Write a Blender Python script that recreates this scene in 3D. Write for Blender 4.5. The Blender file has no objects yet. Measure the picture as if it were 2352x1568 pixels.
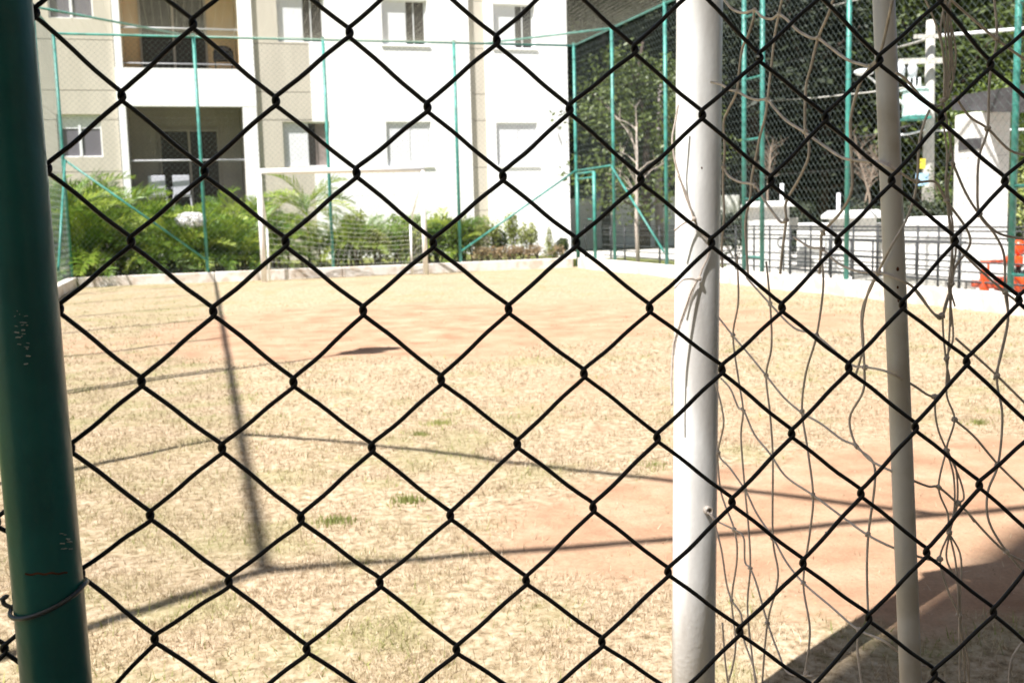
import bpy, math, random
import numpy as np
from mathutils import Vector, Matrix, Euler

random.seed(7); RNG = np.random.default_rng(7)
S = bpy.context.scene
COL = S.collection
PI = math.pi

# ------------------------------------------------------------------ camera
F, PIT, ROLL, CAMH = 2407.0, 0.119, 0.0264, 1.108      # focal in photo pixels (2352 wide)
cp, sp, cr, sr = math.cos(PIT), math.sin(PIT), math.cos(ROLL), math.sin(ROLL)
Rv, Uv, Dv = Vector((1, 0, 0)), Vector((0, sp, cp)), Vector((0, cp, -sp))
cx, cy, cz = Rv*cr - Uv*sr, Rv*sr + Uv*cr, -Dv
camd = bpy.data.cameras.new('camera'); cam = bpy.data.objects.new('camera', camd); COL.objects.link(cam)
cam.matrix_world = Matrix(((cx.x, cy.x, cz.x, 0), (cx.y, cy.y, cz.y, 0), (cx.z, cy.z, cz.z, CAMH), (0, 0, 0, 1)))
camd.sensor_width = 36; camd.lens = 36*F/2352; camd.clip_start = .02; camd.clip_end = 3000
camd.dof.use_dof = True; camd.dof.focus_distance = 1.05; camd.dof.aperture_fstop = 16
S.camera = cam

# ------------------------------------------------------------------ court frame (u across, v away, z up)
PHI = 0.2966; CPH, SPH = math.cos(PHI), math.sin(PHI)
def W(u, v, z=0.0): return Vector((u*CPH - v*SPH, u*SPH + v*CPH, z))
COURT = Matrix(((CPH, -SPH, 0, 0), (SPH, CPH, 0, 0), (0, 0, 1, 0), (0, 0, 0, 1)))

# ------------------------------------------------------------------ light
Lw = W(2.6, 1.5, -4.63).normalized()                   # direction the sunlight travels
SUN_EL = math.asin(-Lw.z); SUN_ROT = math.atan2(-Lw.x, -Lw.y)
wd = bpy.data.worlds.new('World'); S.world = wd; wd.use_nodes = True
nt = wd.node_tree; bg = nt.nodes['Background']; sky = nt.nodes.new('ShaderNodeTexSky')
sky.sky_type = 'NISHITA'; sky.sun_disc = False; sky.sun_elevation = SUN_EL; sky.sun_rotation = SUN_ROT
sky.air_density = 1.0; sky.dust_density = 1.5
nt.links.new(sky.outputs[0], bg.inputs[0]); bg.inputs[1].default_value = 0.05
sl = bpy.data.lights.new('sun', 'SUN'); sl.energy = 4.8; sl.angle = math.radians(.53); sl.color = (1, .975, .94)
so = bpy.data.objects.new('sun', sl); COL.objects.link(so)
so.rotation_euler = Lw.to_track_quat('-Z', 'Y').to_euler(); so.location = (0, 0, 20)
S.view_settings.view_transform = 'Standard'; S.view_settings.look = 'None'
S.view_settings.exposure = 1.27; S.view_settings.gamma = 1; S.view_settings.use_curve_mapping = False
S.render.engine = 'CYCLES'
S.cycles.max_bounces = 6; S.cycles.transparent_max_bounces = 8

# ------------------------------------------------------------------ geometry helpers
def ray(px, py):
    a = (px-1176)/F; b = (py-784)/F
    A = a*cr - b*sr; B = a*sr + b*cr
    return Vector((A, cp - B*sp, -sp - B*cp))
CAM = Vector((0, 0, CAMH))
def depth(px, py, d): return CAM + ray(px, py)*d
def ground(px, py, z=0.0):
    r = ray(px, py); return CAM + r*((z-CAMH)/r.z)
def duv(r): return r.x*CPH + r.y*SPH, -r.x*SPH + r.y*CPH
def on_u(px, py, u):
    r = ray(px, py); return CAM + r*(u/duv(r)[0])
def on_v(px, py, v):
    r = ray(px, py); return CAM + r*(v/duv(r)[1])
def uv(p): return p.x*CPH + p.y*SPH, -p.x*SPH + p.y*CPH

class MB:
    def __init__(s): s.v = []; s.f = []
    def box(s, a, b, M=None):
        (x0, y0, z0), (x1, y1, z1) = a, b; n = len(s.v)
        vs = [Vector(q) for q in ((x0,y0,z0),(x1,y0,z0),(x1,y1,z0),(x0,y1,z0),(x0,y0,z1),(x1,y0,z1),(x1,y1,z1),(x0,y1,z1))]
        if M is not None: vs = [M @ q for q in vs]
        s.v += vs
        s.f += [tuple(n+i for i in q) for q in ((0,3,2,1),(4,5,6,7),(0,1,5,4),(1,2,6,5),(2,3,7,6),(3,0,4,7))]
        return s
    def tube(s, pts, r, n=8, cap=True):
        pts = [Vector(p) for p in pts]; N = len(pts)
        rs = r if isinstance(r, (list, tuple)) else [r]*N
        t0 = (pts[1]-pts[0]).normalized()
        a = t0.cross(Vector((0, 0, 1)))
        if a.length < 1e-3: a = t0.cross(Vector((1, 0, 0)))
        a.normalize(); base = len(s.v)
        for i, p in enumerate(pts):
            if i == 0: t = pts[1]-pts[0]
            elif i == N-1: t = pts[-1]-pts[-2]
            else: t = (pts[i+1]-pts[i]).normalized() + (pts[i]-pts[i-1]).normalized()
            t.normalize(); a = a - t*a.dot(t)
            if a.length < 1e-6: a = t.orthogonal()
            a.normalize(); b = t.cross(a)
            for k in range(n):
                an = 2*PI*k/n; s.v.append(p + (a*math.cos(an) + b*math.sin(an))*rs[i])
        for i in range(N-1):
            o = base+i*n
            for k in range(n):
                k2 = (k+1) % n; s.f.append((o+k, o+k2, o+n+k2, o+n+k))
        if cap:
            s.f.append(tuple(base+k for k in range(n-1, -1, -1))); e = base+(N-1)*n
            s.f.append(tuple(e+k for k in range(n)))
        return s
    def ball(s, c, r, seg=8, rings=5, sc=(1,1,1)):
        n = len(s.v); c = Vector(c)
        for i in range(rings+1):
            th = PI*i/rings
            for k in range(seg):
                ph = 2*PI*k/seg
                s.v.append(c + Vector((math.sin(th)*math.cos(ph)*sc[0], math.sin(th)*math.sin(ph)*sc[1], math.cos(th)*sc[2]))*r)
        for i in range(rings):
            for k in range(seg):
                k2 = (k+1) % seg; s.f.append((n+i*seg+k, n+(i+1)*seg+k, n+(i+1)*seg+k2, n+i*seg+k2))
        return s
    def mesh(s, name, mat, smooth=False, bevel=0):
        me = bpy.data.meshes.new(name); me.from_pydata([tuple(q) for q in s.v], [], s.f); me.update()
        if mat: me.materials.append(mat)
        if smooth: me.polygons.foreach_set('use_smooth', [True]*len(me.polygons))
        return me
    def obj(s, name, mat, parent=None, smooth=False, bevel=0):
        o = bpy.data.objects.new(name, s.mesh(name, mat, smooth)); COL.objects.link(o)
        if parent: o.parent = parent
        if bevel:
            m = o.modifiers.new('bevel', 'BEVEL'); m.width = bevel; m.segments = 2; m.limit_method = 'ANGLE'
        return o
def tag(o, label=None, cat=None, group=None, kind=None):
    if label: o['label'] = label
    if cat: o['category'] = cat
    if group: o['group'] = group
    if kind: o['kind'] = kind
    return o
def thing(name, label, cat, loc=(0,0,0), rz=0, group=None):
    o = bpy.data.objects.new(name, None); COL.objects.link(o); o.location = loc; o.rotation_euler = (0,0,rz)
    o.empty_display_size = .2
    return tag(o, label, cat, group)
def link(me, name, parent=None, M=None):
    o = bpy.data.objects.new(name, me); COL.objects.link(o)
    if parent: o.parent = parent
    if M is not None: o.matrix_local = M
    return o
def dup(root, loc, rz, sc=1.0, label=None):
    r = root.copy(); COL.objects.link(r); r.location = loc; r.rotation_euler = (0,0,rz); r.scale = (sc,sc,sc)
    if label: r['label'] = label
    for ch in list(root.children):
        c = ch.copy(); COL.objects.link(c); c.parent = r
        for g in ch.children:
            d = g.copy(); COL.objects.link(d); d.parent = c
    return r
def np_mesh(name, V, Fa, mat, nside, colattr=None):
    me = bpy.data.meshes.new(name); nf = len(Fa)
    me.vertices.add(len(V)); me.vertices.foreach_set('co', np.asarray(V, np.float32).ravel())
    me.loops.add(nf*nside); me.loops.foreach_set('vertex_index', np.asarray(Fa, np.int32).ravel())
    me.polygons.add(nf); me.polygons.foreach_set('loop_start', np.arange(0, nf*nside, nside, dtype=np.int32))
    me.polygons.foreach_set('loop_total', np.full(nf, nside, np.int32))
    me.update(calc_edges=True)
    if colattr is not None:
        a = me.color_attributes.new('tint', 'FLOAT_COLOR', 'POINT')
        a.data.foreach_set('color', np.asarray(colattr, np.float32).ravel())
    me.materials.append(mat)
    return me

# ------------------------------------------------------------------ materials
def mat(name, base, rough=.6, spec=.4, noise=0.0, nscale=20, bump=0.0, bscale=200, metal=0, col2=None, thr=(.4,.6), trans=0, coat=0, stretch=None):
    m = bpy.data.materials.new(name); m.use_nodes = True; t = m.node_tree; p = t.nodes['Principled BSDF']
    p.inputs['Roughness'].default_value = rough; p.inputs['Metallic'].default_value = metal
    p.inputs['Specular IOR Level'].default_value = spec; p.inputs['Coat Weight'].default_value = coat
    tc = t.nodes.new('ShaderNodeTexCoord')
    n = t.nodes.new('ShaderNodeTexNoise'); n.inputs['Scale'].default_value = nscale; n.inputs['Detail'].default_value = 6
    if stretch:
        mp = t.nodes.new('ShaderNodeMapping'); mp.inputs['Scale'].default_value = stretch
        t.links.new(tc.outputs['Object'], mp.inputs['Vector']); t.links.new(mp.outputs[0], n.inputs['Vector'])
    else: t.links.new(tc.outputs['Object'], n.inputs['Vector'])
    r = t.nodes.new('ShaderNodeValToRGB'); r.color_ramp.elements[0].position = thr[0]; r.color_ramp.elements[1].position = thr[1]
    c2 = col2 if col2 else tuple(c*(1-noise) for c in base)
    r.color_ramp.elements[0].color = (*c2, 1); r.color_ramp.elements[1].color = (*base, 1)
    t.links.new(n.outputs['Fac'], r.inputs['Fac']); t.links.new(r.outputs['Color'], p.inputs['Base Color'])
    if bump:
        n2 = t.nodes.new('ShaderNodeTexNoise'); n2.inputs['Scale'].default_value = bscale; n2.inputs['Detail'].default_value = 4
        b = t.nodes.new('ShaderNodeBump'); b.inputs['Strength'].default_value = bump; b.inputs['Distance'].default_value = .01
        t.links.new(tc.outputs['Object'], n2.inputs['Vector']); t.links.new(n2.outputs['Fac'], b.inputs['Height'])
        t.links.new(b.outputs['Normal'], p.inputs['Normal'])
    if trans:
        tr = t.nodes.new('ShaderNodeBsdfTranslucent'); mx = t.nodes.new('ShaderNodeMixShader'); mx.inputs[0].default_value = trans
        out = t.nodes['Material Output']
        t.links.new(r.outputs['Color'], tr.inputs['Color']); t.links.new(p.outputs[0], mx.inputs[1]); t.links.new(tr.outputs[0], mx.inputs[2])
        t.links.new(mx.outputs[0], out.inputs['Surface'])
    return m
def leafmat(name, c1, c2, trans=.35, rough=.45):
    m = bpy.data.materials.new(name); m.use_nodes = True; t = m.node_tree; p = t.nodes['Principled BSDF']
    p.inputs['Roughness'].default_value = rough; p.inputs['Specular IOR Level'].default_value = .35
    oi = t.nodes.new('ShaderNodeObjectInfo'); ge = t.nodes.new('ShaderNodeNewGeometry')
    n = t.nodes.new('ShaderNodeMath'); n.operation = 'ADD'; n2 = t.nodes.new('ShaderNodeMath'); n2.operation = 'MULTIPLY'; n2.inputs[1].default_value = .5
    t.links.new(oi.outputs['Random'], n.inputs[0]); t.links.new(ge.outputs['Random Per Island'], n.inputs[1]); t.links.new(n.outputs[0], n2.inputs[0])
    mx = t.nodes.new('ShaderNodeMix'); mx.data_type = 'RGBA'; mx.inputs[6].default_value = (*c1, 1); mx.inputs[7].default_value = (*c2, 1)
    t.links.new(n2.outputs[0], mx.inputs[0]); t.links.new(mx.outputs[2], p.inputs['Base Color'])
    tr = t.nodes.new('ShaderNodeBsdfTranslucent'); ms = t.nodes.new('ShaderNodeMixShader'); ms.inputs[0].default_value = trans
    t.links.new(mx.outputs[2], tr.inputs['Color']); t.links.new(p.outputs[0], ms.inputs[1]); t.links.new(tr.outputs[0], ms.inputs[2])
    t.links.new(ms.outputs[0], t.nodes['Material Output'].inputs['Surface'])
    return m
M = {}
M['teal'] = mat('teal_paint', (.055,.27,.225), .42, .5, .35, 6, .15, 60)
M['gloss'] = mat('dark_green_gloss_paint', (.006,.115,.105), .33, .5, .25, 18, .05, 90, col2=(.005,.09,.082))
M['wire'] = mat('black_coated_wire', (.014,.010,.008), .45, .4, .3, 60)
M['mesh'] = mat('green_grey_mesh_wire', (.10,.13,.12), .5)
M['tie'] = mat('tie_wire', (.05,.05,.05), .35, .6)
M['white'] = mat('white_enamel', (.90,.895,.89), .32, .5, .07, 9, .05, 120)
M['whitepost'] = mat('shadow_streaked_white_enamel', (.87,.865,.86), .34, .5, 0, 9, .08, 120, col2=(.60,.575,.555), thr=(.36,.62), stretch=(1.6,1.6,.42))  # soft shadow streaks painted into the white of the post
M['whiteold'] = mat('worn_white_enamel', (.62,.56,.51), .4, .5, 0, 14, .08, 160, col2=(.50,.43,.36), thr=(.35,.55))
M['cord'] = mat('net_cord', (.78,.66,.57), .85, .2, .25, 40, .5, 700)
M['farnet'] = mat('white_net_cord', (.62,.62,.56), .8)
M['roofnet'] = mat('pale_roof_net', (.55,.55,.45), .8)
M['rust'] = mat('rust', (.16,.06,.03), .9, .2, .5, 60)
M['plaster'] = mat('white_plaster', (.90,.895,.895), .85, .2, .05, 1.6, .1, 90, stretch=(2,2,.35))
M['beige'] = mat('beige_textured_paint', (.57,.52,.44), .9, .2, .08, 1.6, .25, 120, stretch=(2,2,.35))
M['core'] = mat('joint_grey', (.30,.28,.25), .9)
M['tan'] = mat('tan_paint', (.78,.58,.34), .85, .2, .05, 2)
M['grey'] = mat('balcony_grey_paint', (.42,.38,.33), .85, .2, .1, 2)
M['glass'] = mat('dark_window_glass', (.045,.04,.038), .12, .6)
M['screen'] = mat('grey_screened_glass', (.16,.15,.17), .3, .5)
M['curtain'] = mat('brown_curtain', (.30,.25,.23), .9, .1, .2, 8)
M['alu'] = mat('white_aluminium', (.78,.79,.80), .4, .5)
M['rail'] = mat('grey_balcony_rail', (.40,.40,.42), .4)
M['shut'] = mat('white_shutter', (.80,.80,.82), .5, .4)
M['pinkb'] = mat('balcony_pink_cloth', (.45,.12,.14), .9)
M['kerb'] = mat('whitewashed_kerb', (.74,.70,.66), .9, .2, 0, 5, .4, 60, col2=(.58,.49,.41), thr=(.38,.56))
M['wallw'] = mat('white_garden_wall', (.80,.79,.76), .9, .2, .06, 1.5, .2, 40)
M['black'] = mat('black_railing_paint', (.022,.022,.025), .45)
M['conc'] = mat('pole_concrete', (.54,.52,.47), .9, .2, .15, 5, .3, 60)
M['trafo'] = mat('aqua_transformer_paint', (.66,.84,.81), .5)
M['porc'] = mat('porcelain', (.7,.72,.75), .25)
M['fascia'] = mat('dark_grey_fascia', (.085,.08,.085), .7, .3, .2, 4)
M['orange'] = mat('orange_plastic', (.75,.085,.012), .35, .5, .08, 8)
M['bark'] = mat('dark_bark', (.075,.055,.045), .95, .2, .4, 8, .6, 30)
M['barkl'] = mat('pale_bark', (.28,.24,.23), .95, .2, .3, 8, .6, 30)
M['twig'] = mat('dry_twig', (.22,.17,.13), .95)
M['sapl'] = mat('sapling_bark', (.50,.43,.37), .95)
M['cane'] = mat('palm_cane', (.20,.20,.07), .7, .3, 0, 9, .3, 50, col2=(.13,.08,.03))
M['frond'] = leafmat('palm_leaf', (.13,.25,.025), (.50,.56,.10), .33)
M['fronddk'] = leafmat('palm_leaf_dark', (.03,.09,.012), (.22,.34,.045), .25)
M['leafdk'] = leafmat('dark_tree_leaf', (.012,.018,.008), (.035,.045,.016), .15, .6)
M['leafmd'] = leafmat('mid_tree_leaf', (.016,.028,.008), (.13,.17,.035), .25)
M['leafmd2'] = leafmat('green_bush_leaf', (.10,.18,.03), (.26,.34,.07), .35)
M['shrub'] = leafmat('shrub_leaf', (.20,.25,.06), (.38,.40,.12), .35)
M['shrubbr'] = leafmat('dry_shrub_leaf', (.30,.18,.11), (.42,.32,.17), .3)
M['chair'] = mat('white_plastic', (.50,.50,.56), .4)
M['flower'] = mat('white_petals', (.82,.80,.80), .8)
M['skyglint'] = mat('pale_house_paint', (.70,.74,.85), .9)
M['roofred'] = mat('clay_roof', (.35,.17,.11), .9)
M['path'] = mat('pale_concrete_paving', (.60,.57,.52), .9, .2, .12, 2, .2, 50)

# ------------------------------------------------------------------ value noise for ground
def vnoise(x, y, sc, seed):
    r = np.random.default_rng(seed); T = r.random((256, 256))
    x = x*sc; y = y*sc; xi = np.floor(x).astype(int); yi = np.floor(y).astype(int); fx = x-xi; fy = y-yi
    fx = fx*fx*(3-2*fx); fy = fy*fy*(3-2*fy)
    g = lambda a, b: T[a % 256, b % 256]
    return (g(xi,yi)*(1-fx)+g(xi+1,yi)*fx)*(1-fy) + (g(xi,yi+1)*(1-fx)+g(xi+1,yi+1)*fx)*fy
def fbm(x, y, sc, seed, o=4):
    s = 0; a = .5
    for i in range(o): s = s + a*vnoise(x, y, sc*2**i, seed+i); a *= .5
    return s/(1-.5**o)
PATCH = []      # bare soil patches: centre (u,v), radii, strength
for (px, py, ru, rv, st) in ((900,745,2.5,3.0,1.25),(1250,735,2.0,2.3,1.0),(560,760,1.2,1.6,.45),(230,800,1.0,1.2,.5),(1720,735,1.7,1.6,.85),(1450,700,1.5,2.0,.6),(760,652,1.9,1.0,.7),
                             (1050,652,1.4,.8,.4),(1850,1180,1.25,.85,1.15),(2300,1280,1.0,.6,1.1),(1900,1300,.8,.25,.8),(2200,1080,1.2,.7,.9),(1500,1260,.34,.36,.7),(1620,1130,.6,.30,.8),
                             (1250,1290,.22,.12,.4),(2050,980,1.2,1.1,.45),(1480,920,.9,1.3,.55)):
    PATCH.append((*uv(ground(px, py)), ru, rv, st))
def soilmask(u, v):
    m = np.zeros_like(u)
    for (a, b, ru, rv, st) in PATCH:
        d = ((u-a)/ru)**2 + ((v-b)/rv)**2
        m = np.maximum(m, st*np.clip(1.35-d, 0, 1))
    n = fbm(u, v, .9, 11); n2 = fbm(u, v, 5.0, 31, 3)
    return np.clip((m + (n-.5)*.9 + (n2-.5)*.8 - .36)*1.9, 0, 1)

# ground material: colour of what lies there (soil / dry turf), mixed by the mask
def ground_mat():
    m = bpy.data.materials.new('court_ground'); m.use_nodes = True; t = m.node_tree; p = t.nodes['Principled BSDF']
    p.inputs['Roughness'].default_value = .95; p.inputs['Specular IOR Level'].default_value = .15
    N = t.nodes.new; Lk = t.links.new
    at = N('ShaderNodeAttribute'); at.attribute_name = 'tint'
    sep = N('ShaderNodeSeparateColor'); Lk(at.outputs['Color'], sep.inputs[0])
    tc = N('ShaderNodeTexCoord')
    def noise(sc, d=6, rough=.6):
        n = N('ShaderNodeTexNoise'); n.inputs['Scale'].default_value = sc; n.inputs['Detail'].default_value = d; n.inputs['Roughness'].default_value = rough
        Lk(tc.outputs['Object'], n.inputs['Vector']); return n
    def ramp(src, stops):
        r = N('ShaderNodeValToRGB'); e = r.color_ramp.elements
        while len(e) < len(stops): e.new(.5)
        for i, (q, c) in enumerate(stops): e[i].position = q; e[i].color = (*c, 1)
        Lk(src, r.inputs['Fac']); return r
    n1 = noise(26, 8, .75); n2 = noise(3, 5); n3 = noise(90, 4, .7)
    gr = ramp(n1.outputs['Fac'], ((.34,(.115,.078,.042)),(.45,(.305,.228,.142)),(.55,(.455,.358,.245)),(.70,(.59,.49,.365))))
    gg = ramp(n3.outputs['Fac'], ((.35,(.15,.15,.05)),(.65,(.36,.33,.17))))
    mg = N('ShaderNodeMix'); mg.data_type = 'RGBA'; Lk(sep.outputs['Green'], mg.inputs[0]); Lk(gr.outputs[0], mg.inputs[6]); Lk(gg.outputs[0], mg.inputs[7])
    sr_ = ramp(n2.outputs['Fac'], ((.3,(.34,.19,.115)),(.5,(.44,.27,.17)),(.7,(.52,.355,.24))))
    sd = ramp(n3.outputs['Fac'], ((.3,(.72,.72,.72)),(.6,(1,1,1))))
    sm = N('ShaderNodeMix'); sm.data_type = 'RGBA'; sm.blend_type = 'MULTIPLY'; sm.inputs[0].default_value = 1
    Lk(sr_.outputs[0], sm.inputs[6]); Lk(sd.outputs[0], sm.inputs[7])
    ad = N('ShaderNodeMath'); ad.operation = 'MULTIPLY_ADD'; Lk(n3.outputs['Fac'], ad.inputs[0]); ad.inputs[1].default_value = .8; ad.inputs[2].default_value = -.4
    a2 = N('ShaderNodeMath'); a2.operation = 'ADD'; a2.use_clamp = True; Lk(sep.outputs['Red'], a2.inputs[0]); Lk(ad.outputs[0], a2.inputs[1])
    mm = N('ShaderNodeMix'); mm.data_type = 'RGBA'; Lk(a2.outputs[0], mm.inputs[0]); Lk(sm.outputs[2], mm.inputs[7])
    n5 = noise(7.5, 5, .65); cl = ramp(n5.outputs['Fac'], ((.60,(0,0,0)),(.68,(1,1,1)))); cm = N('ShaderNodeMath'); cm.operation = 'MULTIPLY'; cm.inputs[1].default_value = .55
    Lk(cl.outputs[0], cm.inputs[0]); dk = N('ShaderNodeMix'); dk.data_type = 'RGBA'; dk.inputs[7].default_value = (.16,.14,.055,1)
    Lk(cm.outputs[0], dk.inputs[0]); Lk(mg.outputs[2], dk.inputs[6]); Lk(dk.outputs[2], mm.inputs[6])
    Lk(mm.outputs[2], p.inputs['Base Color'])
    b = N('ShaderNodeBump'); b.inputs['Strength'].default_value = .8; b.inputs['Distance'].default_value = .012
    Lk(n1.outputs['Fac'], b.inputs['Height']); Lk(b.outputs['Normal'], p.inputs['Normal'])
    return m
GM = ground_mat()

# ------------------------------------------------------------------ ground
UL = -2.41       # the left fence runs slightly out towards the near end
U0, U1, VN, VF, H = -2.09, 7.95, 1.75, 21.05, 4.63    # cage: left, right, near, far, height
us = np.arange(-2.3, 8.4, .055); vs = np.concatenate([np.arange(-1.0, 8, .05), np.arange(8, 21.3, .1)])
GU, GV = np.meshgrid(us, vs); sm_ = soilmask(GU, GV)
gz = (fbm(GU, GV, 1.3, 51, 3)-.5)*.03 + (fbm(GU, GV, 9, 61, 2)-.5)*.012*(1-sm_)
def greenmask(u, v):
    g = np.clip((fbm(u, v, 4.2, 81, 4)-.53)*5, 0, 1)*.45
    g = g + np.clip((2.2-np.abs(u+1.2))*.4, 0, .35)*np.clip(fbm(u, v, 3, 91)-.35, 0, 1)*2
    return np.clip(g + np.clip((v-19.6)*.5, 0, .5)*fbm(u, v, 4, 95), 0, 1)
gm_ = greenmask(GU, GV)*(1-sm_)
X = GU*CPH-GV*SPH; Y = GU*SPH+GV*CPH
nr, nc = GU.shape; idx = np.arange(nr*nc).reshape(nr, nc)
FA = np.stack([idx[:-1,:-1], idx[:-1,1:], idx[1:,1:], idx[1:,:-1]], -1).reshape(-1, 4)
colr = np.stack([sm_.ravel(), gm_.ravel(), np.zeros(nr*nc), np.ones(nr*nc)], -1)
me = np_mesh('court_turf', np.stack([X.ravel(), Y.ravel(), gz.ravel()], -1), FA, GM, 4, colr)
me.polygons.foreach_set('use_smooth', [True]*len(me.polygons))
tag(link(me, 'playing_field'), 'worn dry turf field with bare reddish soil patches', 'ground', kind='structure')
g = MB(); g.v = [Vector(q) for q in ((-400,-400,-.06),(400,-400,-.06),(400,400,-.06),(-400,400,-.06))]; g.f = [(0,1,2,3)]
M['lawn'] = mat('garden_lawn', (.20,.22,.06), .95, .1, 0, 6, .8, 40, col2=(.12,.13,.04))
tag(g.obj('ground', M['lawn']), 'garden ground around the playing field', 'ground', kind='structure')
# garden bed behind the far kerb, paved walk behind the right kerb
tag(MB().box((-8, 21.35, -.05), (8.25, 27.3, .13), COURT).obj('garden_bed', M['lawn']), 'grassy planting bed between the kerb and the building', 'ground', kind='structure')
tag(MB().box((8.26, 3.0, -.05), (30, 27.0, .09), COURT).obj('pavement', M['path']), 'pale paved walk beside the right fence', 'pavement', kind='structure')
tag(MB().box((8.27, 17.2, .0905), (9.4, 21.8, .12), COURT).obj('grass_strip', M['lawn']), 'green grass strip outside the far right corner', 'grass', kind='structure')

# grass blades
def blades(n, name, mt, dmin, dmax, hmin, hmax, wd_, green, maskmode):
    d = dmin*(dmax/dmin)**RNG.random(n); px = RNG.random(n)*2700-170
    x = (px-1176)/F*d; y = d
    u = x*CPH + y*SPH; v = -x*SPH + y*CPH
    sm = soilmask(u, v); gm = greenmask(u, v)
    keep = (u > -2.0) & (u < 7.8) & (v < 20.9)
    if maskmode == 'dry': cl = np.clip((fbm(u, v, 4.5, 141, 3)-.36)*4.5, .12, 1); keep &= RNG.random(n) < ((1-sm)**1.6*.97+.03)*cl
    else: keep &= (sm < .6) & (RNG.random(n) < np.clip(gm*1.1, 0, 1))
    x, y, u, v, d, gm = x[keep], y[keep], u[keep], v[keep], d[keep], gm[keep]; k = len(x)
    z = (fbm(u, v, 1.3, 51, 3)-.5)*.03 + (fbm(u, v, 9, 61, 2)-.5)*.012
    h = hmin+(hmax-hmin)*RNG.random(k); a = RNG.random(k)*2*PI; w = wd_*(.6+.8*RNG.random(k))*np.clip(d/4, .8, 2.2)
    lean = RNG.random(k)*1.25+.1; b = RNG.random(k)*2*PI
    c, s = np.cos(a), np.sin(a)
    P0 = np.stack([x-c*w/2, y-s*w/2, z-.002], -1); P1 = np.stack([x+c*w/2, y+s*w/2, z-.002], -1)
    P2 = np.stack([x+np.cos(b)*np.sin(lean)*h, y+np.sin(b)*np.sin(lean)*h, z+np.cos(lean)*h], -1)
    V = np.stack([P0, P1, P2], 1).reshape(-1, 3); Fc = np.arange(3*k).reshape(-1, 3)
    q = RNG.random(k)[:, None]
    dry = np.array([.27,.19,.11])*(1-q)+np.array([.72,.595,.445])*q
    gr = np.array([.13,.19,.03])*(1-q)+np.array([.33,.36,.09])*q
    g_ = np.clip((gm if not green else np.ones(k))*.9*(RNG.random(k)), 0, 1)[:, None] if not green else np.full((k,1), .85)
    Cc = dry*(1-g_)+gr*g_
    Cc = np.repeat(np.concatenate([Cc, np.ones((k,1))], 1), 3, 0)
    return np_mesh(name, V, Fc, mt, 3, Cc)
gmn = bpy.data.materials.new('grass_blade'); gmn.use_nodes = True; t = gmn.node_tree; p = t.nodes['Principled BSDF']
at = t.nodes.new('ShaderNodeAttribute'); at.attribute_name = 'tint'; t.links.new(at.outputs['Color'], p.inputs['Base Color']); p.inputs['Roughness'].default_value = .7
p.inputs['Specular IOR Level'].default_value = .2
tr = t.nodes.new('ShaderNodeBsdfTranslucent'); ms = t.nodes.new('ShaderNodeMixShader'); ms.inputs[0].default_value = .3
t.links.new(at.outputs['Color'], tr.inputs['Color']); t.links.new(p.outputs[0], ms.inputs[1]); t.links.new(tr.outputs[0], ms.inputs[2]); t.links.new(ms.outputs[0], t.nodes['Material Output'].inputs['Surface'])
tag(link(blades(230000, 'dry_grass', gmn, 2.3, 13, .012, .034, .0035, False, 'dry'), 'dry_grass'), 'short straw-coloured grass growing over the worn field', 'grass', kind='stuff')
tag(link(blades(60000, 'green_grass', gmn, 2.3, 20, .014, .04, .004, True, 'green'), 'green_grass'), 'scattered short green grass among the dry turf', 'grass', kind='stuff')
# distinct green tufts
for i, (px, py, lab) in enumerate(((770,1197,'bright green grass tuft in the dry turf right of the long rail shadow'),(1005,972,'dark green grass tuft near the middle of the field'),
                     (932,1150,'small green grass tuft left of centre on the dry turf'),(2252,972,'green grass tuft on the sand right of the rear goal pole'),
                     (965,1000,'small green tuft just left of the dark middle tuft'),(1470,615,'dark weed clump against the far right kerb'),(1505,1070,'tawny dry tuft just left of the thick white goalpost'))):
    c = ground(px, py); n = 150; b = MB(); rr = .045 if i not in (5,) else .12
    if i == 4: rr = .02
    for k in range(n):
        a = random.random()*6.283; q = random.gauss(0, rr); x0 = c.x+math.cos(a)*q*1.4; y0 = c.y+math.sin(a)*q
        hh = random.uniform(.008, .026)*(2.0 if i == 5 else 1); a2 = random.random()*6.283; w = .003 if i != 5 else .008; le = random.uniform(0, .8)*hh
        o = len(b.v); b.v += [Vector((x0-w,y0,-.005)), Vector((x0+w,y0,-.005)), Vector((x0+math.cos(a2)*le, y0+math.sin(a2)*le, hh))]; b.f.append((o,o+1,o+2))
    mm = M.get('tuftm') or M.setdefault('tuftm', leafmat('tuft_leaf', (.16,.19,.05), (.42,.42,.16)))
    tag(b.obj('grass_tuft', M['shrub'] if i == 6 else mm), lab, 'grass tuft', kind='stuff')

# crumbs of soil and dry leaf litter
k = 9000; d = 2.3*(14/2.3)**RNG.random(k); px = RNG.random(k)*2600-120; x = (px-1176)/F*d; y = d; u = x*CPH+y*SPH; v = -x*SPH+y*CPH
kp = (u > -2) & (u < 7.7) & (v < 20.8); x, y, u, v, d = x[kp], y[kp], u[kp], v[kp], d[kp]; k = len(x)
z = (fbm(u, v, 1.3, 51, 3)-.5)*.03 + (fbm(u, v, 9, 61, 2)-.5)*.012*(1-soilmask(u, v))
r_ = RNG.uniform(.0015, .007, k)*np.clip(d/5, .7, 1.6); P_ = np.stack([x, y, z], -1); q = []
for a in range(3):
    an = a*2.094+RNG.random(k)*1.2; q.append(P_+np.stack([np.cos(an)*r_, np.sin(an)*r_, -r_*.2], -1))
q.append(P_+np.stack([r_*0, r_*0, r_*RNG.uniform(.3,1.1,k)], -1))
Vv = np.stack(q, 1).reshape(-1, 3); b4 = (np.arange(k)*4)[:, None]; Fc = np.concatenate([b4+np.array(t_) for t_ in ((0,1,3),(1,2,3),(2,0,3))])
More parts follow.
